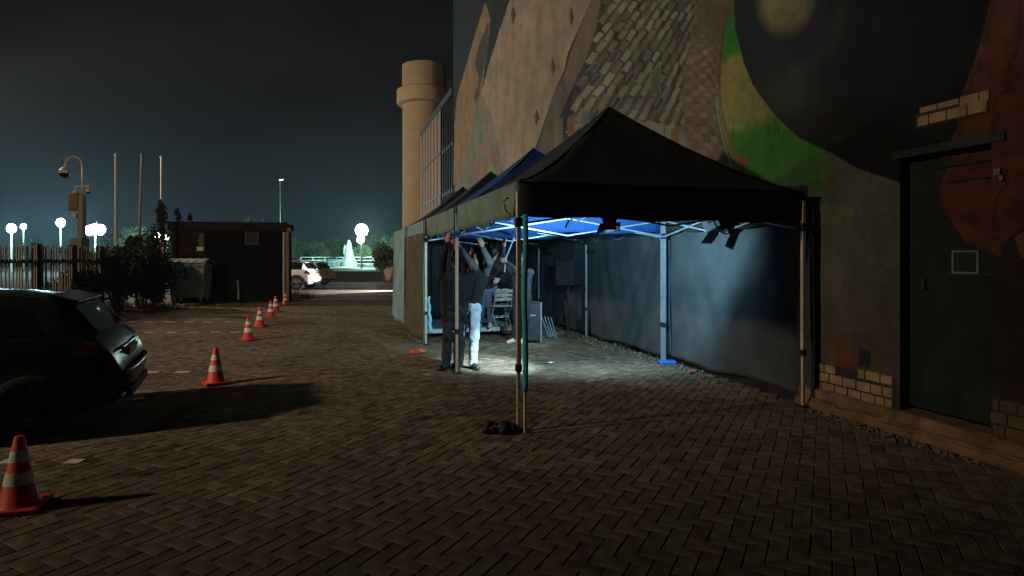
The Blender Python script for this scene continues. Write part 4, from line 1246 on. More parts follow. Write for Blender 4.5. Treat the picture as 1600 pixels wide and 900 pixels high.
def person(label, origin, J, cl, face, group=None, hood=False):
    """J: joints in local metres; cl: materials"""
    J = {k: V3(*v) for k, v in J.items()}
    hp, f, up, r_ = head_prims(J['head'], face)
    body = list(hp)
    body += [(J['neck'] - V3(0, 0, .03), J['head'] - up * .05 - f * .01, .058, .054)]
    sL, sR, hL, hR = J['shL'], J['shR'], J['hipL'], J['hipR']
    chest = (sL + sR) / 2; pelv = (hL + hR) / 2
    ex = (sR - sL); ex = ex / np.linalg.norm(ex)
    def torso(g, top=True):
        waist = pelv * .62 + chest * .38
        out = []
        for o in (-1, 1):
            out += [(chest + ex * o * .09 - V3(0, 0, .10), waist + ex * o * .075, .105 + g, .092 + g),
                    (waist + ex * o * .075, pelv + ex * o * .075 + V3(0, 0, .02), .092 + g, .100 + g)]
        out += [(sL * .92 + chest * .08, sR * .92 + chest * .08, .062 + g, .062 + g), (chest - V3(0, 0, .02), J['neck'], .08 + g, .060 + g)]
        return out
    def arm(side, g, to='wr'):
        a, b_, c = J['sh' + side], J['el' + side], J['wr' + side]
        o = [(a, b_, .054 + g, .043 + g), (b_, c - (c - b_) * (.0 if to == 'wr' else .12), .043 + g, .029 + g)]
        return o
    def leg(side, g):
        return [(J['hip' + side], J['kn' + side], .088 + g, .058 + g), (J['kn' + side], J['kn' + side] * .55 + J['an' + side] * .45 + V3(0, .012, 0), .058 + g, .054 + g), (J['kn' + side] * .55 + J['an' + side] * .45 + V3(0, .012, 0), J['an' + side], .054 + g, .036 + g)]
    body += torso(-.006) + arm('L', -.004) + arm('R', -.004) + leg('L', -.006) + leg('R', -.006)
    for side in 'LR':
        wr, el = J['wr' + side], J['el' + side]
        d = wr - el
        if 'hd' + side in J: d = J['hd' + side]
        pn = J.get('pn' + side, V3(0, 1, 0))
        body += hand_prims(wr, d, pn, 1.0, cl.get('curl', .55), 1 if side == 'L' else -1)
        an, to = J['an' + side], J['to' + side]
        body += [(an - V3(0, 0, .03), to, .04, .03)]
    v, q_ = blob(body, .0095, .022)
    root = np_mesh('person', v, q_, M['skin'], None, None, True)
    root.location = origin
    tag(root, label, 'person', group)
    def shell(name, prims, m_, vox=.0105, k=.03, noise=.0035, seed=1):
        v, q_ = blob(prims, vox, k, noise, seed)
        return np_mesh(name, v, q_, m_, root, None, True)
    j = torso(.014) + ([] if cl.get('sleeveL') else arm('L', .012, 'c')) + ([] if cl.get('sleeveR') else arm('R', .012, 'c'))
    if cl.get('hem'):
        j += [(pelv - ex * .09, pelv - ex * .09 - V3(0, 0, cl['hem']), .10, .105), (pelv + ex * .09, pelv + ex * .09 - V3(0, 0, cl['hem']), .10, .105)]
    if hood:
        h = J['head']
        j += [(h - f * .045 + up * .04, h - f * .01 + up * .055, .098, .094), (h - f * .05 - up * .02, J['neck'] - f * .03, .085, .085)]
    shell('jacket', j, cl['top'], seed=3)
    for s_ in 'LR':
        if cl.get('sleeve' + s_):
            shell('sleeve', arm(s_, .013, 'c'), cl['sleeve' + s_], seed=5)
    shell('trousers', [(pelv + ex * o * .075 + V3(0, 0, .06), pelv + ex * o * .08 - V3(0, 0, .03), .108, .10) for o in (-1, 1)] + leg('L', .016) + leg('R', .016) +
          [(J['an' + s_] + V3(0, 0, .14), J['an' + s_] + V3(0, 0, .01), .068, .066) for s_ in 'LR'], cl['legs'], noise=.0045, seed=7)
    for s_ in 'LR':
        an, to = J['an' + s_], J['to' + s_]
        back = an + (an - to) * .28; back[2] = .04 + min(an[2], to[2]) - .03
        shell('shoe', [(np.array([an[0], an[1], to[2] + .03]), to, .050, .040), (back, to, .036, .034), (an + V3(0, 0, .0), np.array([an[0], an[1], to[2] + .02]), .05, .05)], cl['shoes'], .009, .02, 0)
    if not hood:
        h = J['head']
        shell('hair', [(h - f * .030 + up * .052, h + f * .02 + up * .066, .085, .070), (h - f * .055 + up * .02, h - f * .045 - up * .03, .068, .05)] + [(h - f * .03 + r_ * o * .045 + up * .03, h + r_ * o * .05 + up * .05 + f * .01, .05, .045) for o in (-1, 1)], M['hair'], .008, .03, .004, 2)
    return root

# two people at the second leg, reaching up to the frame
oB = Vector((-.93, 8.90, 0))
person('person all in black at the second tent leg with both arms raised', oB, dict(
    head=(.09, .03, 1.69), neck=(.07, .03, 1.51), shL=(-.12, .02, 1.43), shR=(.23, .03, 1.42),
    elL=(-.10, -.08, 1.71), wrL=(-.03, -.17, 1.94), elR=(.24, -.12, 1.66), wrR=(.13, -.20, 1.86), hdL=(.08, 0, .4), hdR=(-.2, 0, .35), pnL=(.6, .8, 0), pnR=(-.5, .8, 0),
    hipL=(-.03, .03, .92), hipR=(.14, .03, .92), knL=(-.05, .0, .49), knR=(.12, .0, .49), anL=(-.07, .05, .085), anR=(.11, .06, .085), toL=(-.17, -.06, .035), toR=(.10, -.10, .035)),
    dict(top=M['jacket'], legs=M['trouser'], shoes=M['shoe'], hem=.16), (-.3, .9, .15))
oA = Vector((-.62, 9.02, 0))
person('person in black vest with grey sleeves and light jeans, reaching up beside the tent leg', oA, dict(
    head=(.07, .02, 1.74), neck=(.05, .02, 1.55), shL=(-.13, .0, 1.46), shR=(.20, .03, 1.45),
    elL=(.06, -.27, 1.56), wrL=(-.15, -.28, 1.84), elR=(.28, -.10, 1.63), wrR=(.17, -.16, 1.87), hdL=(-.3, 0, .35), hdR=(-.12, 0, .4), pnL=(-.2, .6, .2), pnR=(-.5, .8, 0),
    hipL=(-.12, .03, .93), hipR=(.05, -.02, .93), knL=(-.17, .05, .50), knR=(.045, -.05, .50), anL=(-.20, .12, .085), anR=(.02, .02, .085), toL=(-.28, .02, .035), toR=(.10, -.13, .035)),
    dict(top=M['jacket'], sleeveL=M['hoodie'], sleeveR=M['hoodie'], legs=M['jeans'], shoes=M['shoe'], hem=.02), (-.85, .25, .12))
# person on the stage, arms up
oC = Vector((-.60, 12.72, .20))
person('person in black jacket and blue jeans standing on the stage with one arm raised', oC, dict(
    head=(.22, .0, 1.60), neck=(.18, .02, 1.43), shL=(.02, .0, 1.34), shR=(.36, .05, 1.34),
    elL=(.06, -.22, 1.52), wrL=(-.05, -.20, 1.74), elR=(.45, -.12, 1.15), wrR=(.32, -.30, 1.05), hdL=(-.1, 0, .4), pnL=(.3, 1, 0),
    hipL=(.0, 0, .86), hipR=(.17, .02, .86), knL=(-.04, -.05, .46), knR=(.13, -.04, .46), anL=(-.10, .03, .085), anR=(.13, .03, .085), toL=(-.16, -.12, .035), toR=(.12, -.13, .035)),
    dict(top=M['jacket'], sleeveL=M['hoodie'], legs=M['jeansdark'], shoes=M['shoepale'], hem=.0), (.3, .9, .1))
# hooded person holding the pole
oD = Vector((.08, 11.75, 0))
person('person in slate hooded top and dark trousers with beige shoes, hands on a raised pole', oD, dict(
    head=(.12, .0, 1.66), neck=(.11, .02, 1.49), shL=(-.06, -.02, 1.41), shR=(.30, .04, 1.41),
    elL=(-.26, -.10, 1.62), wrL=(-.235, -.16, 1.94), elR=(.06, -.27, 1.42), wrR=(-.19, -.24, 1.62), hdL=(.02, 0, .4), hdR=(-.3, 0, .12), pnL=(.6, .8, 0), pnR=(-.2, .8, .2),
    hipL=(.03, 0, .90), hipR=(.21, 0, .90), knL=(.02, -.05, .48), knR=(.20, -.02, .48), anL=(-.02, .02, .085), anR=(.16, .04, .085), toL=(-.15, -.12, .035), toR=(.10, -.15, .035)),
    dict(top=M['navyhood'], legs=M['trouser'], shoes=M['shoepale'], hem=.04), (.75, -.6, .05), hood=True)
q = MB(); q.tube([oD + Vector((-.225, -.215, 1.42)), oD + Vector((-.20, -.205, 1.70)), oD + Vector((-.04, -.18, 2.10))], .017, 10)
tag(q.build('metal_pole', mat('blue_grey_pole', (.16, .24, .33), .4, .2, 9, metal=.3), None), 'short blue grey pole held up by the hooded person', 'pole')
# ------------------------------------------------------------------ traffic cones
def make_cone():
    t = thing('traffic_cone', '', 'traffic cone', (0, 0, 0), 0, 'orange and white traffic cones along the bays')
    MB().box((0, 0, .018), (.29, .29, .034)).build('base', M['orange'], t, bevel=.008)
    z0, z1, r0, r1 = .034, .49, .112, .027
    rr = lambda z: r0 + (r1 - r0) * (z - z0) / (z1 - z0)
    MB().lathe([(r0 + .018, .034), (rr(.055), .055), (rr(.488), .484), (rr(.49) - .004, .49)], n=24).build('body', M['orange'], t, smooth=True)
    for a, b in ((.175, .255), (.325, .395)):
        MB().lathe([(rr(a) + .0015, a), (rr(b) + .0015, b)], n=24).build('white_band', M['conewhite'], t, smooth=True)
    return t
cone0 = make_cone()
cones = [((30, 797), 'dim traffic cone in front of the dark car wheel'), ((337, 602), 'large lit traffic cone standing alone beyond the dark car'), ((388, 534), 'traffic cone second in the lit line towards the hut'),
         ((406, 512.5), 'traffic cone third in the lit line towards the hut'), ((423, 498.5), 'traffic cone close behind the third one, partly overlapped by it'), ((431, 489), 'traffic cone fifth in line, nearly hidden behind the fourth'), ((446, 479), 'last traffic cone at the corner of the black hut')]
for i, ((x, y), lab) in enumerate(cones):
    o = cone0 if i == 0 else copy_tree(cone0)
    p = gp(x, y - 2); o.location = (p.x, p.y, .004); o.rotation_euler = (0, 0, R(17 + 23 * i)); o['label'] = lab

# ------------------------------------------------------------------ cars
def make_car(label, paint, rim, loc, rotz, s=1.0, group='parked cars', black_top=False):
    """hatchback; local x = 0 at the rear bumper, nose towards +x"""
    t = thing('parked_car', label, 'car', loc, rotz, group)
    t.scale = (s, s, s)
    # x, sill z, belt z, roof z, half width low, half width belt, half width roof
    S = [(0.00, .42, .62, .64, .70, .72, .60), (0.03, .34, .70, .74, .82, .80, .62), (0.10, .30, .84, .88, .88, .84, .62), (0.20, .28, .92, .98, .905, .86, .62), (0.34, .26, .95, 1.14, .915, .87, .60), (0.50, .25, .965, 1.33, .92, .875, .58),
         (0.60, .25, .97, 1.375, .92, .88, .585), (1.0, .24, .965, 1.43, .925, .885, .60), (1.6, .22, .95, 1.47, .925, .885, .615), (2.2, .22, .93, 1.465, .925, .88, .61), (2.6, .22, .915, 1.40, .925, .875, .585), (2.95, .22, .91, 1.20, .92, .865, .585), (3.22, .23, .91, 1.01, .915, .855, .62),
         (3.5, .24, .90, .955, .91, .84, .62), (3.9, .26, .84, .89, .89, .80, .56), (4.15, .30, .74, .79, .82, .72, .50), (4.28, .38, .62, .66, .70, .60, .42)]
    A_ = np.array(S)
    def at(x):
        return [float(np.interp(x, A_[:, 0], A_[:, i])) for i in range(1, 7)]
    def surf(x, v, side=1, out=0.0):
        """v 0 sill .. 1 belt .. 2 roof edge .. 3 roof middle"""
        zs, zb, zr_, wl_, wb, wr_ = at(x)
        if v <= 1:
            y = wl_ + (wb - wl_) * v ** 1.5 - .05 * (1 - v) ** 3 + .025 * math.sin(v * math.pi); z = zs + (zb - zs) * v
            n = Vector((0, 1, .15))
        elif v <= 2:
            a = v - 1; y = wb + (wr_ - wb) * a ** 1.15 + .02 * math.sin(a * math.pi); z = zb + (zr_ - .045 - zb) * a
            n = Vector((0, 1, .5))
        else:
            a = v - 2; y = wr_ * (1 - a) ; z = zr_ - .045 + .045 * math.sin(min(1, a * 1.35) * math.pi / 2) ; n = Vector((0, .2, 1))
        n.normalize()
        return Vector((x, side * (y + n.y * out), z + n.z * out))
    vsl = [0, .12, .3, .5, .7, .86, 1.0, 1.08, 1.3, 1.55, 1.8, 1.94, 2.0, 2.1, 2.35, 2.7, 3.0]
    ring = [(v, 1) for v in vsl] + [(v, -1) for v in vsl[::-1][1:]]
    xs = np.unique(np.concatenate([A_[:, 0], np.linspace(.1, 4.1, 28)]))
    q = MB(); nr = len(ring)
    vs = [surf(float(x), v, s_) for x in xs for v, s_ in ring]
    fs = [(i * nr + k, i * nr + k + 1, (i + 1) * nr + k + 1, (i + 1) * nr + k) for i in range(len(xs) - 1) for k in range(nr - 1)]
    fs += [(i * nr + nr - 1, i * nr, (i + 1) * nr, (i + 1) * nr + nr - 1) for i in range(len(xs) - 1)]
    fs += [tuple(range(nr)), tuple((len(xs) - 1) * nr + k for k in range(nr))]
    q.add(vs, fs)
    body = q.build('body', paint, t, smooth=True)
    def patch(name, m_, x0a, x1a, v0, v1, x0b=None, x1b=None, out=.006, side=1, n=10, label=None):
        """a pane following the body: bottom edge x0a..x1a at v0, top edge x0b..x1b at v1"""
        x0b = x0a if x0b is None else x0b; x1b = x1a if x1b is None else x1b
        q = MB(); q.grid(lambda u, w: surf((x0a + (x1a - x0a) * u) * (1 - w) + (x0b + (x1b - x0b) * u) * w, v0 + (v1 - v0) * w, side, out), n, 6)
        o = q.build(name, m_, t, smooth='full')
        if label: o['label'] = label
        return o
    for side in (1, -1):
        patch('side_window', M['carglass'], 1.02, 1.95, 1.08, 1.86, 1.12, 1.95, side=side)
        patch('side_window', M['carglass'], 2.03, 2.92, 1.08, 1.86, 2.03, 2.50, side=side)
        patch('quarter_window', M['carglass'], .62, .96, 1.15, 1.75, .78, 1.06, side=side)
        patch('door_handle', paint, 1.06, 1.24, .80, .85, out=.022, side=side, n=3)
        patch('door_handle', paint, 2.02, 2.20, .80, .85, out=.022, side=side, n=3)
        patch('sill_cladding', M['rubber'], .2, 3.95, 0.0, .16, out=.008, side=side, n=24)
        patch('roof_rail', M['chrome'], .8, 2.5, 2.05, 2.14, out=.035, side=side, n=20)
        # tail lamp wraps round the corner
        q = MB(); q.grid(lambda u, w, side=side: surf(.085 + .30 * u * (1 - .35 * w), .80 + .26 * w, side, .012), 8, 5)
        q.build('tail_light', M['taillight'], t, smooth='full')
        q = MB(); q.box((3.05, side * .97, .98), (.10, .17, .12)); q.build('door_mirror', paint, t, bevel=.03)
        q = MB(); q.add([surf(4.02 + .14 * u, .72 + .2 * w, side, .012) for u in (0, 1) for w in (0, 1)], [(0, 1, 3, 2)]); q.build('headlight', M['carglass'], t, solid=.02)
        for wx in (.72, 3.42):
            q = MB()                                     # dark arch lip
            n_ = 20; y = side * .928
            vs = []
            for k in range(n_ + 1):
                a = -.25 + (math.pi + .5) * k / n_
                for r_ in (.33, .405): vs.append((wx + r_ * math.cos(a), y if r_ < .4 else side * .922, .335 + r_ * math.sin(a)))
            q.add(vs, [(2 * k, 2 * k + 1, 2 * k + 3, 2 * k + 2) for k in range(n_)])
            q.build('wheel_arch', M['rubber'], t, solid=.012)
            w = MB()
            prof = [(.215, -.10), (.30, -.108), (.328, -.09), (.335, -.05), (.335, .05), (.328, .09), (.30, .108), (.215, .10)]
            vs = []; nn = 28
            for r_, z in prof: vs += [(r_ * math.cos(2 * math.pi * k / nn), z, r_ * math.sin(2 * math.pi * k / nn)) for k in range(nn)]
            w.add(vs, [(i * nn + k, i * nn + (k + 1) % nn, (i + 1) * nn + (k + 1) % nn, (i + 1) * nn + k) for i in range(len(prof) - 1) for k in range(nn)])
            wo = w.build('wheel', M['rubber'], t, smooth=True); wo.location = (wx, side * .845, .335)
            w = MB()
            for k in range(5):
                a = 2 * math.pi * k / 5 + .3
                for da in (-.13, .13):
                    w.bar((.03 * math.cos(a), side * .085, .03 * math.sin(a)), (.205 * math.cos(a + da), side * .098, .205 * math.sin(a + da)), .028, .022)
            vs = []
            for r_, y in ((.225, .10), (.20, .105), (.195, .04)): vs += [(r_ * math.cos(2 * math.pi * k / nn), side * y, r_ * math.sin(2 * math.pi * k / nn)) for k in range(nn)]
            w.add(vs, [(i * nn + k, i * nn + (k + 1) % nn, (i + 1) * nn + (k + 1) % nn, (i + 1) * nn + k) for i in range(2) for k in range(nn)])
            vs = [(.06 * math.cos(2 * math.pi * k / 12), side * .10, .06 * math.sin(2 * math.pi * k / 12)) for k in range(12)]
            w.add(vs, [tuple(range(12))])
            r2 = w.build('rim', rim, wo)
    if black_top:
        q = MB()
        nv = [1.06, 1.3, 1.6, 1.94, 2.02, 2.3, 3.0]
        for side in (1, -1):
            q.grid(lambda u, w, side=side: surf(.50 + 2.4 * u, nv[min(6, int(round(w * 6)))], side, .004), 24, 6)
        q.build('black_roof', M['carglass'], t, smooth='full')
    # rear glass, spoiler, plate recess, bumper parts
    q = MB(); q.grid(lambda u, w: Vector((.24 + .255 * w, (u * 2 - 1) * (.66 - .10 * w), 1.0 + .315 * w + .0)) + Vector((-.02 - .012 * math.sin(u * math.pi), 0, .012)), 12, 5)
    q.build('rear_window', M['carglass'], t, smooth='full')
    q = MB(); q.prism([(.40, -.58, 1.335), (.66, -.57, 1.405), (.66, .57, 1.405), (.40, .58, 1.335)], None, (.01, 0, -.03)); q.build('roof_spoiler', paint, t, bevel=.01)
    q = MB(); q.box((.055, 0, .82), (.05, 1.0, .022)); q.build('tailgate_trim', M['chrome'], t, bevel=.006)
    q = MB(); q.box((.035, 0, .735), (.05, .54, .13), M=Matrix.Rotation(R(-14), 3, 'Y')); q.build('number_plate', M['plate'], t, bevel=.004)
    q = MB(); q.grid(lambda u, w: Vector((-.05 + .10 * (2 * u - 1) ** 4 + .02 * math.cos(w * 3), (u * 2 - 1) * .82, .40 + .22 * w)), 14, 4); q.build('rear_bumper', paint, t, smooth='full', solid=.03)
    q = MB(); q.box((-.03, 0, .36), (.06, 1.2, .09)); q.build('bumper_insert', M['rubber'], t, bevel=.01)
    q = MB()
    for sy in (-1, 1): pass
    q.grid(lambda u, w: Vector((2.98 - .42 * w, (u * 2 - 1) * (.70 - .10 * w), 1.16 + .22 * w)) + Vector((.03, 0, .035)), 8, 4); q.build('windscreen', M['carglass'], t, smooth='full')
    return t
make_car('dark hatchback parked at the left edge of the frame, seen from its rear corner', M['carblack'], M['rim'], (-4.13, 6.44, 0), R(205), .96)
CW = make_car('white car with dark windows half hidden behind the black hut', M['carwhite'], M['rimlight'], (-10.55, 32.0, 0), R(180), 1.10, black_top=True)
make_car('pale pinkish car just behind the white car', M['carpink'], M['rimlight'], (-11.2, 36.0, 0), R(170), 1.05)
# head beam of a car that is hidden beyond the tents, raking across the paving
lamp('car_headlight', 'SPOT', (-4.6, 31.6, .85), 11000, (0.95, 0.97, 1.0), (-11.5, 29.6, 0.0), .06, 50, .6)

# ------------------------------------------------------------------ black hut, bin, notices
YH = 22.6
hx0, hx1 = px(266, 400, YH).x, px(446, 400, YH).x
hut = thing('black_hut', 'low flat roofed black hut with a red brown panel and fascia', 'hut', ((hx0 + hx1) / 2, YH, 0))
xs_ = px(321, 400, YH).x
def hb(name, x0, x1, y0, y1, z0, z1, m_, bevel=0.0):
    q = MB(); q.box(((x0 + x1) / 2, (y0 + y1) / 2, (z0 + z1) / 2), (x1 - x0, y1 - y0, z1 - z0)); return q.build(name, m_, hut, world=True, bevel=bevel)
hb('wall', hx0 + .05, hx1 - .02, YH + .1, YH + 1.3, 0, 2.75, M['hut'])
nbd = 17
for i in range(nbd):
    x0 = xs_ + (hx1 - .03 - xs_) * i / nbd
    hb('board', x0 + .006, x0 + (hx1 - .03 - xs_) / nbd - .006, YH + .06 + random.uniform(0, .012), YH + .1, .05, 2.72, M['hut'])
for i in range(6):
    x0 = hx0 + .06 + (xs_ - hx0 - .1) * i / 6
    hb('board', x0 + .006, x0 + (xs_ - hx0 - .1) / 6 - .006, YH + .03 + random.uniform(0, .012), YH + .1, .05, 2.72, M['hutbrown'])
hb('corner_post', xs_ - .03, xs_ + .03, YH + .0, YH + .1, 0, 2.72, M['hutbrown'])
hb('fascia', hx0 - .04, hx1 + .06, YH - .06, YH + .02, 2.72, 3.06, M['hutbrown'])
hb('roof', hx0 - .02, hx1 + .04, YH + .022, YH + 1.45, 2.80, 3.02, M['hut'])
zf = lambda y: CAMH + (HOR - y) * YH / FPX
wx0, wx1 = px(382, 400, YH).x, px(403, 400, YH).x
wf = hb('window_frame', wx0, wx1, YH + .02, YH + .05, zf(382), zf(358), mat('dull_window_frame', (.055, .052, .05), .7, .3, 9))
q = MB(); q.box(((wx0 + wx1) / 2, YH + .014, (zf(382) + zf(358)) / 2), (wx1 - wx0 - .09, .01, zf(358) - zf(382) - .09)); q.build('pane', M['winglass'], wf, world=True)
hb('paper_notice', px(308, 0, YH).x, px(318, 0, YH).x, YH + .005, YH + .015, zf(392), zf(386), M['paper'])
hb('notice_board', px(311, 0, YH).x, px(318.5, 0, YH).x, YH + .008, YH + .02, zf(385), zf(366), mat('dull_board', (.06, .05, .045), .8, .3, 9))
q = MB(); x_ = px(372, 0, YH).x; q.tube([(x_ - .06, YH - .02, zf(438)), (x_, YH - .02, zf(438)), (x_, YH - .02, .14)], .045, 10); q.build('vent_pipe', M['bin'], hut, world=True, smooth=True)
q = MB(); x_ = hx1 - .06; q.tube([(x_, YH - .03, 2.68), (x_, YH - .03, .05)], .035, 10); q.build('downpipe', M['pipe'], hut, world=True, smooth=True)
hb('corner_trim', hx1 - .02, hx1 + .12, YH + .02, YH + .16, .0, 2.70, M['louver'])
hb('eave_bracket', hx1 + .06, hx1 + .22, YH - .05, YH + .06, 2.72, 2.86, M['louver'])

ha = R(10); wfull = hx1 - hx0; wnew = 4.12          # the hut stands turned towards the camera
hut.rotation_euler = (0, 0, ha); hut.scale = (wnew / wfull, 1, 1)
hut.location = (hx1 - wnew / 2 * math.cos(ha), YH - wnew / 2 * math.sin(ha), 0)

pb = gp(298, 468.5)
wb_ = thing('waste_container', 'grey wheeled waste container with a lid standing against the hut', 'waste container', (px(298, 470, 21.35).x, 21.35, 0), R(8))
wb_.scale = (.93, .9, 1.08)
q = MB()
q.add([(sx * (.58 + .08 * (z > .5)), sy * (.42 + .06 * (z > .5)), z) for z in (.26, 1.38) for sx, sy in ((-1, -1), (1, -1), (1, 1), (-1, 1))], [(0, 1, 5, 4), (1, 2, 6, 5), (2, 3, 7, 6), (3, 0, 4, 7), (0, 1, 2, 3)])
q.build('tub', M['bin'], wb_, bevel=.03)
q = MB(); q.grid(lambda u, w: Vector(((u * 2 - 1) * .73, (w * 2 - 1) * .54, 1.40 + .14 * math.sin(w * math.pi) + .01 * math.sin(u * 30))), 20, 10); q.build('lid', M['bin'], wb_, smooth='full', solid=.03)
q = MB(); q.tube([(-.70, -.53, 1.36), (-.3, -.56, 1.30), (.3, -.56, 1.30), (.70, -.53, 1.36)], .025, 8); q.build('lid_bar', M['bin'], wb_, smooth=True)
q = MB(); q.box((0.0, -.50, 1.10), (.06, .03, .42)); q.box((0, -.50, .90), (.18, .028, .05)); q.build('latch', M['dark'], wb_)
for sx in (-1, 1):
    q = MB(); q.box((sx * .72, 0, 1.15), (.10, .10, .05)); q.build('lift_pin', M['dark'], wb_)
    for sy in (-1, 1):
        q = MB(); q.tube([(sx * .48 - .025, sy * .34, .10), (sx * .48 + .025, sy * .34, .10)], .10, 14); wq = q.build('wheel', M['rubber'], wb_)
        q = MB(); q.box((sx * .48, sy * .34, .20), (.09, .06, .16)); q.build('wheel_fork', M['steel'], wq)

# ------------------------------------------------------------------ picket fence
F0, F1 = Vector((-10.6, 8.2, 0)), Vector((-12.65, 19.4, 0))
fn_ = thing('picket_fence', 'tall weathered picket fence with dark square posts', 'fence', F0)
fd = (F1 - F0); fl = fd.length; fd = fd / fl; fa = math.atan2(fd.y, fd.x)
pq = MB(); pq.box((0, 0, 1.02), (.036, .018, 1.90)); pq.add([(-.018, -.009, 1.97), (.018, -.009, 1.97), (0, -.011, 2.02), (-.018, .009, 1.97), (.018, .009, 1.97), (0, .011, 2.02)], [(0, 1, 2), (3, 5, 4), (0, 2, 5, 3), (1, 4, 5, 2)])
pk0 = pq.build('picket', M['picket'], fn_)
npk = int(fl / .115)
for i in range(npk):
    o = pk0 if i == 0 else pk0.copy()
    if i: C.objects.link(o)
    o.parent = fn_
    p = fd * (i * .115 + .05)
    o.location = (p.x, p.y, random.uniform(-.03, .02)); o.rotation_euler = (random.gauss(0, .012), random.gauss(0, .012), fa)
for z in (.45, 1.62):
    q = MB(); n = Vector((-fd.y, fd.x, 0)); q.bar(F0 + n * .04 + Vector((0, 0, z)), F1 + n * .04 + Vector((0, 0, z)), .05, .09); q.build('rail', M['post'], fn_, world=True)
for px_ in (-120, -30, 61, 117, 159, 186):
    # where the sight line of this column meets the fence line
    t_ = (px_ - 800) / FPX
    a = (t_ * F0.y - F0.x) / (fd.x - t_ * fd.y)
    p = fd * a
    q = MB(); q.box((p.x - .06, p.y, 1.03), (.16, .16, 2.06), rz=fa); q.build('post', M['post'], fn_, bevel=.01)

# ------------------------------------------------------------------ poles and masts
def pole_thing(name, label, cat, x, y0, y1, Y, r, m_, lean=0.0, group=None):
    a = px(x, y1, Y); H = CAMH + (HOR - y0) * Y / FPX
    t = thing(name, label, cat, (a.x, Y, 0), 0, group)
    MB().tube([(lean * -1.0, 0, 0), (0, 0, H * .5), (lean * .9, 0, H)], [r * 1.25, r, r * .75], 10).build('pole', m_, t, smooth=True)
    MB().lathe([(r * 1.2, H), (r * 1.3, H + .05), (r * .3, H + .10)], (lean * .9, 0, 0), 10).build('finial', m_, t)
    MB().lathe([(r * 2.4, 0), (r * 2.4, .05), (r * 1.4, .1)], (-lean, 0, 0), 12).build('base_plate', m_, t)
    return t
pole_thing('flagpole', 'bare pale flagpole, leftmost of the three poles beside the camera mast', 'flagpole', 181, 244, 380, 20.5, .05, M['pole'], 0, 'bare flagpoles behind the fence')
pole_thing('flagpole', 'darker leaning pole between the two pale flagpoles', 'flagpole', 217.5, 244, 400, 20.0, .048, M['poledark'], .11, 'bare flagpoles behind the fence')
pole_thing('flagpole', 'bare pale flagpole rising behind the dark bushes nearest the hut', 'flagpole', 252.5, 247, 340, 25.0, .055, M['pole'], 0, 'bare flagpoles behind the fence')
Ym = 19.8
mb_ = px(125, 400, Ym)
ms = thing('camera_mast', 'camera mast with a hanging dome camera, crossbar and grey cabinet', 'mast', (mb_.x, Ym, 0))
def mp(x, y): p = px(x, y, Ym); return Vector((p.x - mb_.x, 0, p.z))
zt = lambda y: CAMH + (HOR - y) * Ym / FPX
MB().box((.0, 0, zt(372) / 2), (.36, .36, zt(372))).build('plinth_column', M['poledark'], ms, bevel=.01)
MB().tube([(.06, 0, zt(372)), mp(128, 305)], [.13, .12], 10).build('lower_pole', M['poledark'], ms, smooth=True)
MB().tube([mp(128.5, 306), mp(128.5, 262), mp(127, 252), mp(122, 246.5), mp(114, 244.5), mp(106, 247), mp(102, 253), mp(101, 262)], .028, 8).build('gooseneck', M['pole'], ms, smooth=True)
dm = MB(); c = mp(101, 262); dm.lathe([(.05, .02), (.09, -.02), (.155, -.09), (.155, -.19)], c, 16); dmo = dm.build('dome_housing', M['pole'], ms, smooth=True)
MB().lathe([(.15, -.19), (.145, -.25), (.10, -.33), (.02, -.36)], c, 16).build('dome_window', M['carglass'], dmo, smooth=True)
MB().bar(mp(117, 291.5), mp(142, 290), .05, .05).build('crossbar', M['pole'], ms)
for x, y in ((117.5, 300), (138, 298)):
    c = mp(x, y); cc_ = MB().lathe([(.02, .16), (.02, .05), (.07, .03), (.075, -.04)], c, 12).build('small_camera', M['pole'], ms, smooth=True)
    MB().lathe([(.07, -.04), (.05, -.09), (.01, -.11)], c, 12).build('camera_window', M['carglass'], cc_, smooth=True)
c = mp(117.5, 316); MB().box((c.x, 0, c.z), (.30, .24, .58)).build('cabinet', M['louver'], ms, bevel=.015)
c = mp(118, 337); MB().box((c.x, 0, c.z), (.12, .14, .14)).build('junction_box', M['pole'], ms, bevel=.01)

LAMPW = (0.46, 0.90, 1.0)
lampm = glow('floodlight_lens', (.86, 1, .99), 60.0)
lampwarm = glow('street_lamp_lens', (1.0, 0.86, 0.62), 14.0)
def flood_mast(label, x, y, Y, heads, m_=lampm, energy=350, col=LAMPW, group='lit floodlight masts in the distance', name='floodlight_mast', cat='floodlight', w=.10, back=-1.0):
    """heads: (sideways, up, radius) of each round floodlight on the mast"""
    a = px(x, y, Y)
    t = thing(name, label, cat, (a.x, Y, 0), 0, group)
    MB().tube([(0, 0, 0), (0, 0, a.z)], [w * 1.4, w * .8], 8).build('pole', M['poledark'], t, smooth=True)
    if len(heads) > 1: MB().bar((heads[0][0], .12, a.z), (heads[-1][0], .12, a.z), .08, .08).build('cross_arm', M['poledark'], t)
    for dx, dz, r in heads:
        q = MB(); q.lathe([(r * .5, 0), (r * 1.02, .18), (r * 1.05, .34)], n=20)
        q.v = [(v[0] + dx, .36 - v[2], v[1] + a.z + dz) for v in q.v]
        h = q.build('lamp_head', M['dark'], t, smooth=True)
        q = MB(); q.lathe([(r, 0), (r * .97, .08), (r * .6, .22), (r * .05, .28)], n=20)
        q.v = [(v[0] + dx, -v[2], v[1] + a.z + dz) for v in q.v]
        q.build('lens', m_, h, smooth=True)
    lamp('flood_lamp', 'POINT', (a.x, Y + back, a.z), energy, col, None, .5)
    lamp('flood_lamp', 'SPOT', (a.x, Y - .8, a.z), energy * .08, col, (a.x, Y + 2.0, a.z - 4.0), .5, 140, .35)
    return t
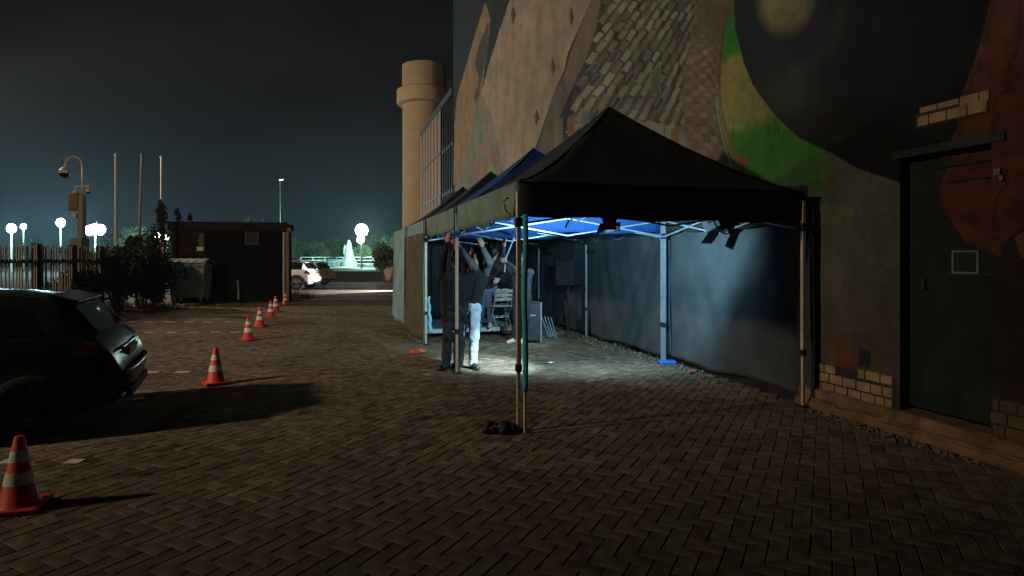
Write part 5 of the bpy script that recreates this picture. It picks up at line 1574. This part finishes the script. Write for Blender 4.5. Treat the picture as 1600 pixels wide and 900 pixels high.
flood_mast('lit floodlight mast at the far left above the fence', 18, 357, 70, [(0, 0, .55)], energy=8000)
flood_mast('smaller lit floodlight just right of the far left mast', 37, 354, 90, [(0, 0, .42)], energy=4500)
flood_mast('lit floodlight mast on a tall pole left of the camera mast', 95, 348, 75, [(0, 0, .55)], energy=8000)
flood_mast('widest pair of lit floodlights, right of the camera mast', 149, 360, 70, [(-.6, .0, .60), (.6, .08, .62), (0, .3, .5)], energy=14000)
flood_mast('lit floodlight showing through the bush beside the hut', 245, 368, 80, [(0, 0, .42)], energy=3000)
flood_mast('warm lit lamp at the left edge of the hut', 261, 371, 62, [(0, 0, .25)], lampwarm, energy=350, col=(1, .85, .65))
flood_mast('brightest floodlight mast, standing beyond the low bank by the monument', 565, 362, 62, [(0, .15, .66), (-.1, -.85, .38)], energy=15000, col=(.50, 1, .84), back=1.3)
pm_ = px(437, 281, 58)
t = thing('street_lamp', 'tall thin street lamp with a small dim head above the hut', 'street lamp', (pm_.x, 58, 0))
MB().tube([(0, 0, 0), (0, 0, pm_.z)], [.11, .05], 8).build('pole', M['poledark'], t, smooth=True)
MB().box((.05, 0, pm_.z + .05), (.62, .25, .14)).build('lamp_head', M['pole'], t, bevel=.03)
MB().box((.18, -.08, pm_.z - .03), (.26, .12, .03)).build('lens', lampwarm, t)

# ------------------------------------------------------------------ plants
def leaf_cloud(name, centre, radii, n, size, m_, parent=None, seed=0, clumps=14, hollow=.35, tri=False, droop=0.0):
    r = np.random.default_rng(seed)
    c = np.array(centre)
    # leaf clumps spread through the crown, uneven outline
    cc = r.normal(0, 1, (clumps, 3)); cc /= np.linalg.norm(cc, axis=1)[:, None]
    cc *= (r.random(clumps) ** .45)[:, None] * .78
    cs_ = r.uniform(.22, .46, clumps)
    k = r.integers(0, clumps, n)
    d = r.normal(0, 1, (n, 3)); d /= np.linalg.norm(d, axis=1)[:, None]
    pos = cc[k] + d * (cs_[k] * r.random(n) ** .4)[:, None]
    pos = pos * np.array(radii) + c
    pos[:, 2] = np.maximum(pos[:, 2], .02)
    a = r.normal(0, 1, (n, 3)); a /= np.linalg.norm(a, axis=1)[:, None]
    b = np.cross(a, r.normal(0, 1, (n, 3))); b /= np.linalg.norm(b, axis=1)[:, None]
    s = size * r.uniform(.55, 1.3, n)[:, None]
    v = np.stack([pos - a * s, pos + b * s * .42, pos + a * s, pos - b * s * .42], 1).reshape(-1, 3)
    off = np.zeros(3)
    if parent is not None: off = np.array(parent.location)
    return np_mesh(name, v - off, np.arange(4 * n).reshape(-1, 4), m_, parent)
def shrub(label, centre, radii, n, size, m_, seed, name='shrub', cat='shrub', group=None, stems=5, clumps=16):
    t = thing(name, label, cat, (centre[0], centre[1], 0), 0, group)
    leaf_cloud('foliage', centre, radii, n, size, m_, t, seed, clumps)
    r = random.Random(seed); q = MB()
    for _ in range(stems):
        a = r.uniform(0, 6.28); q.tube([(r.uniform(-.1, .1), r.uniform(-.1, .1), 0), (.35 * radii[0] * math.cos(a), .35 * radii[1] * math.sin(a), centre[2] * .8), (.7 * radii[0] * math.cos(a), .7 * radii[1] * math.sin(a), centre[2] + radii[2] * .4)], [.03, .02, .008], 6)
    o = q.build('branches', M['bark'], t); o['kind'] = 'stuff'
    return t
def sh(lab, x, y, Y, w, h, n, size, m_, seed, **kw):
    """x, y: pixel of the shrub's middle; w, h: its half width and half height in metres"""
    p = px(x, y, Y); return shrub(lab, (p.x, Y, max(h * .92, p.z)), (w, w * .8, h), n, size, m_, seed, **kw)
G = 'dark bushes between the fence and the hut'
sh('low leafy bush at the foot of the picket fence', 128, 446, 16.6, .85, .62, 2600, .07, M['leafdark'], 1, group=G)
sh('broad dark bush in front of the fence end', 182, 428, 18.2, 1.05, .98, 4200, .075, M['leafdark'], 2, group=G)
sh('tallest dark bush around the leaning pole', 222, 420, 19.6, 1.15, 1.35, 5200, .08, M['leafdark'], 3, group=G)
sh('dark bush with greener leaves touching the waste container', 240, 438, 20.2, .75, .85, 2800, .075, M['leafmid'], 4, group=G)
sh('thin dark bush rising beside the left edge of the hut', 247, 385, 22.5, .55, 1.5, 1900, .08, M['leafdark'], 5, group=G, stems=3)
sh('narrow climbing shrub standing against the last flagpole', 252, 345, 24.6, .26, .95, 900, .08, M['leafdark'], 6, stems=2)
sh('small weed tuft growing on the roof edge of the hut', 279, 334, 22.4, .15, .42, 300, .06, M['leafdark'], 7, stems=2)
sh('tiny weed tuft in the middle of the hut roof', 297, 340, 23.0, .12, .25, 160, .05, M['leafdark'], 8, stems=1)
sh('round leafy shrub on the bank beside the tents', 601, 403, 44.0, 1.12, 1.15, 9000, .10, mat('shrub_leaves', (0.12, 0.135, 0.06), 0.8, 0.6, 0.8, spec=0.15), 9, stems=5, clumps=40)
# dry grass at the hut corner and along the bank
q = MB(); r_ = random.Random(4)
def tuft(cx_, cy_, n, sx, sy, h0, h1, z=0.0):
    for _ in range(n):
        x, y = cx_ + r_.gauss(0, sx), cy_ + r_.gauss(0, sy); h = r_.uniform(h0, h1); a = r_.uniform(0, 6.3); w = .008
        q.add([(x - math.cos(a) * w, y - math.sin(a) * w, z), (x + math.cos(a) * w, y + math.sin(a) * w, z), (x + r_.gauss(0, .09), y + r_.gauss(0, .09), z + h)], [(0, 1, 2)])
p = gp(462, 466); tuft(p.x, p.y, 900, .35, .5, .08, .45)
p = gp(150, 485); tuft(p.x, p.y, 900, .9, .35, .06, .35)
p = gp(230, 480); tuft(p.x, p.y, 900, .8, .3, .06, .30)
tag(q.build('rough_grass', mat('dry_grass', (.10, .085, .045), .9, .5, 2), None), kind='stuff')

# ------------------------------------------------------------------ bank, lawn, monument, far fence, far trees
Yb = 45.0
bx0, bx1 = px(512, 0, Yb).x, px(640, 0, Yb).x
bk = MB(); bk.add([(bx0 - 14, Yb + .4, 0), (bx1 + 2, Yb, 0), (bx1 + 2, Yb + .25, .66), (bx0 - 14, Yb + .65, .60), (bx0 - 14, Yb + 60, .66), (bx1 + 2, Yb + 60, .66)], [(0, 1, 2, 3)])
bo = bk.build('earth_bank', M['bank'], None); tag(bo, kind='structure')
q = MB(); q.grid(lambda u, v: Vector((bx0 - 15 + (bx1 + 4 - bx0 + 15) * u, Yb + .24 + 85 * v, .665 + .10 * math.sin(u * 19) * math.sin(v * 9))), 30, 20)
tag(q.build('lawn', M['lawn'], None), kind='structure')
p = px(612, 432, 43.6)
lumpy('sandy_heap', 'pale sandy heap at the foot of the round shrub', 'heap', (p.x, 43.6, 0), .6, .5, .95, M['sand'], 55)
fdm = mat('dark_field', (0.017, 0.012, 0.008), .95, .5, .8, .4, 15, spec=.05)
q = MB(); q.grid(lambda u, v: Vector((-75 + 60 * u - 2.2 * v, 24.5 + 74 * v, -.028)), 20, 20)
tag(q.build('field', fdm, None), kind='structure')
# monument
Yo = 66.5; p = px(545, 420, Yo)
mo = thing('pale_monument', 'pale rough pointed monument beyond the bank, lit by the floodlight', 'monument', (p.x, Yo, 0.66))
def rough(prof, seed, n=14):
    r = random.Random(seed); q = MB(); q.lathe(prof, n=n)
    q.v = [(x * (1 + r.uniform(-.14, .14)), y * (1 + r.uniform(-.14, .14)), z + r.uniform(-.04, .04)) for x, y, z in q.v]; return q
rough([(.95, 0), (.80, .5), (.55, 1.0), (.42, 1.4)], 1).build('stone_base', M['monument'], mo)
rough([(.42, 1.38), (.30, 1.9), (.24, 2.3), (.10, 2.72)], 2).build('spire', M['monument'], mo)
o = rough([(.16, 1.3), (.12, 1.9), (.05, 2.2)], 3, 10); o.v = [(x - .42, y, z) for x, y, z in o.v]; o.build('side_spire', M['monument'], mo)
mo.scale = (1.12, 1.12, 1.12)
# white railing along the sports ground
Yf = 70.0
fx0, fx1 = px(470, 0, Yf).x, px(620, 0, Yf).x
rf = thing('white_railing', 'white lit railing along the sports ground beyond the bank', 'railing', (fx0, Yf, .66))
npst = 9
for i in range(npst):
    q = MB(); q.tube([((fx1 - fx0) * i / (npst - 1), 0, 0), ((fx1 - fx0) * i / (npst - 1), 0, 1.15)], .05, 8); q.build('post', M['pipe'], rf)
for z in (.35, .75, 1.12):
    q = MB(); q.bar((0, 0, z), (fx1 - fx0, 0, z), .05, .07); q.build('rail', M['pipe'], rf)
bb = thing('pitch_boards', 'pale boards standing around the lit sports ground', 'boards', (fx0, Yf + 4, .66))
for i in range(6):
    q = MB(); w = (fx1 - fx0) / 6; q.box((w * (i + .5), 0, .45), (w - .12, .06, .85)); q.build('board', M['spandrel'], bb)
def tree(lab, x, ytop, ybot, Y, w, n, size, m_, seed):
    zt_ = CAMH + (HOR - ytop) * Y / FPX; zb = CAMH + (HOR - ybot) * Y / FPX
    X = (x - 800) / FPX * Y
    t = thing('tree', lab, 'tree', (X, Y, .0), 0, 'trees behind the sports ground')
    h = (zt_ - zb) / 2; zc_ = (zt_ + zb) / 2
    MB().tube([(0, 0, 0), (.1, 0, zb), (.05, .1, zc_)], [.24, .18, .08], 8).build('trunk', M['bark'], t, smooth=True)
    q = MB(); r = random.Random(seed)
    for _ in range(7):
        a = r.uniform(0, 6.28); q.tube([(.08, 0, zb - .2 + r.uniform(0, .8)), (.45 * w * math.cos(a), .45 * w * math.sin(a), zc_), (.8 * w * math.cos(a), .8 * w * math.sin(a), zc_ + h * .45)], [.09, .06, .02], 6)
    o = q.build('limbs', M['bark'], t); o['kind'] = 'stuff'
    leaf_cloud('crown', (X, Y, zc_), (w, w * .8, h), n, size, m_, t, seed, 26)
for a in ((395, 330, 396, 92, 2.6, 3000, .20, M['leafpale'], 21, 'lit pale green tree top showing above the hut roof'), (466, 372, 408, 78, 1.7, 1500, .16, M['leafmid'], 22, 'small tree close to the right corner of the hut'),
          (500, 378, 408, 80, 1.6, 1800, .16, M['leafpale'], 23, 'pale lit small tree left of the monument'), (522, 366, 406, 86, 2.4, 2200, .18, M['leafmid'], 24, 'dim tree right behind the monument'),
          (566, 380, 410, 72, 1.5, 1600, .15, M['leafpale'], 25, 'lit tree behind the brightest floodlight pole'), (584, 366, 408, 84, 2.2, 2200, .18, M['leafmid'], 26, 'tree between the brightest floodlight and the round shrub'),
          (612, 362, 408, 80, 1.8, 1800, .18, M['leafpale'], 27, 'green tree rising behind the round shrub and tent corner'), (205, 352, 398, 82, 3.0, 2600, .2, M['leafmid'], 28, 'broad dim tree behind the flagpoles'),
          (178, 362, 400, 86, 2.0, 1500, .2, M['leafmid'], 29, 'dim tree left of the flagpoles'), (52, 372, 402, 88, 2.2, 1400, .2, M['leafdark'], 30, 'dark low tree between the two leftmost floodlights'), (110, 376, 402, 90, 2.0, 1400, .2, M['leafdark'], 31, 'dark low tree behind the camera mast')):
    x, yt, ybm, Y, w, n, s_, m_, seed, lab = a
    tree(lab, x, yt, ybm, Y, w, n, s_, m_, seed)
tl = None
# distant wood that closes the horizon
r = np.random.default_rng(77); n = 26000
xx = r.uniform(-190, 60, n); yy = 128 + r.uniform(0, 8, n)
hh = 2.6 + 1.3 * np.sin(xx / 7) * np.sin(xx / 3.1 + 1) + .8 * np.sin(xx / 1.7)
pos = np.stack([xx, yy, hh * r.random(n) ** .7 + .3], 1)
a = r.normal(0, 1, (n, 3)); a /= np.linalg.norm(a, axis=1)[:, None]; b = np.cross(a, r.normal(0, 1, (n, 3))); b /= np.linalg.norm(b, axis=1)[:, None]
s = r.uniform(.25, .6, n)[:, None]
v = np.stack([pos - a * s, pos + b * s * .5, pos + a * s, pos - b * s * .5], 1).reshape(-1, 3)
tag(np_mesh('distant_wood', v, np.arange(4 * n).reshape(-1, 4), M['leafdark']), kind='stuff')

# ------------------------------------------------------------------ the air
HAZE = 0.00042
hm = bpy.data.materials.new('night_haze'); hm.use_nodes = True
nt = hm.node_tree
for nd in list(nt.nodes):
    if nd.type == 'BSDF_PRINCIPLED': nt.nodes.remove(nd)
pv = nt.nodes.new('ShaderNodeVolumePrincipled')
pv.inputs['Color'].default_value = (.74, .88, 1.0, 1)
pv.inputs['Density'].default_value = HAZE
pv.inputs['Anisotropy'].default_value = 0.0
nt.links.new(pv.outputs[0], nt.nodes['Material Output'].inputs['Volume'])
q = MB(); q.box((-30, 60, 8.2), (480, 185, 18.4))
hz = q.build('haze', hm); tag(hz, kind='stuff')
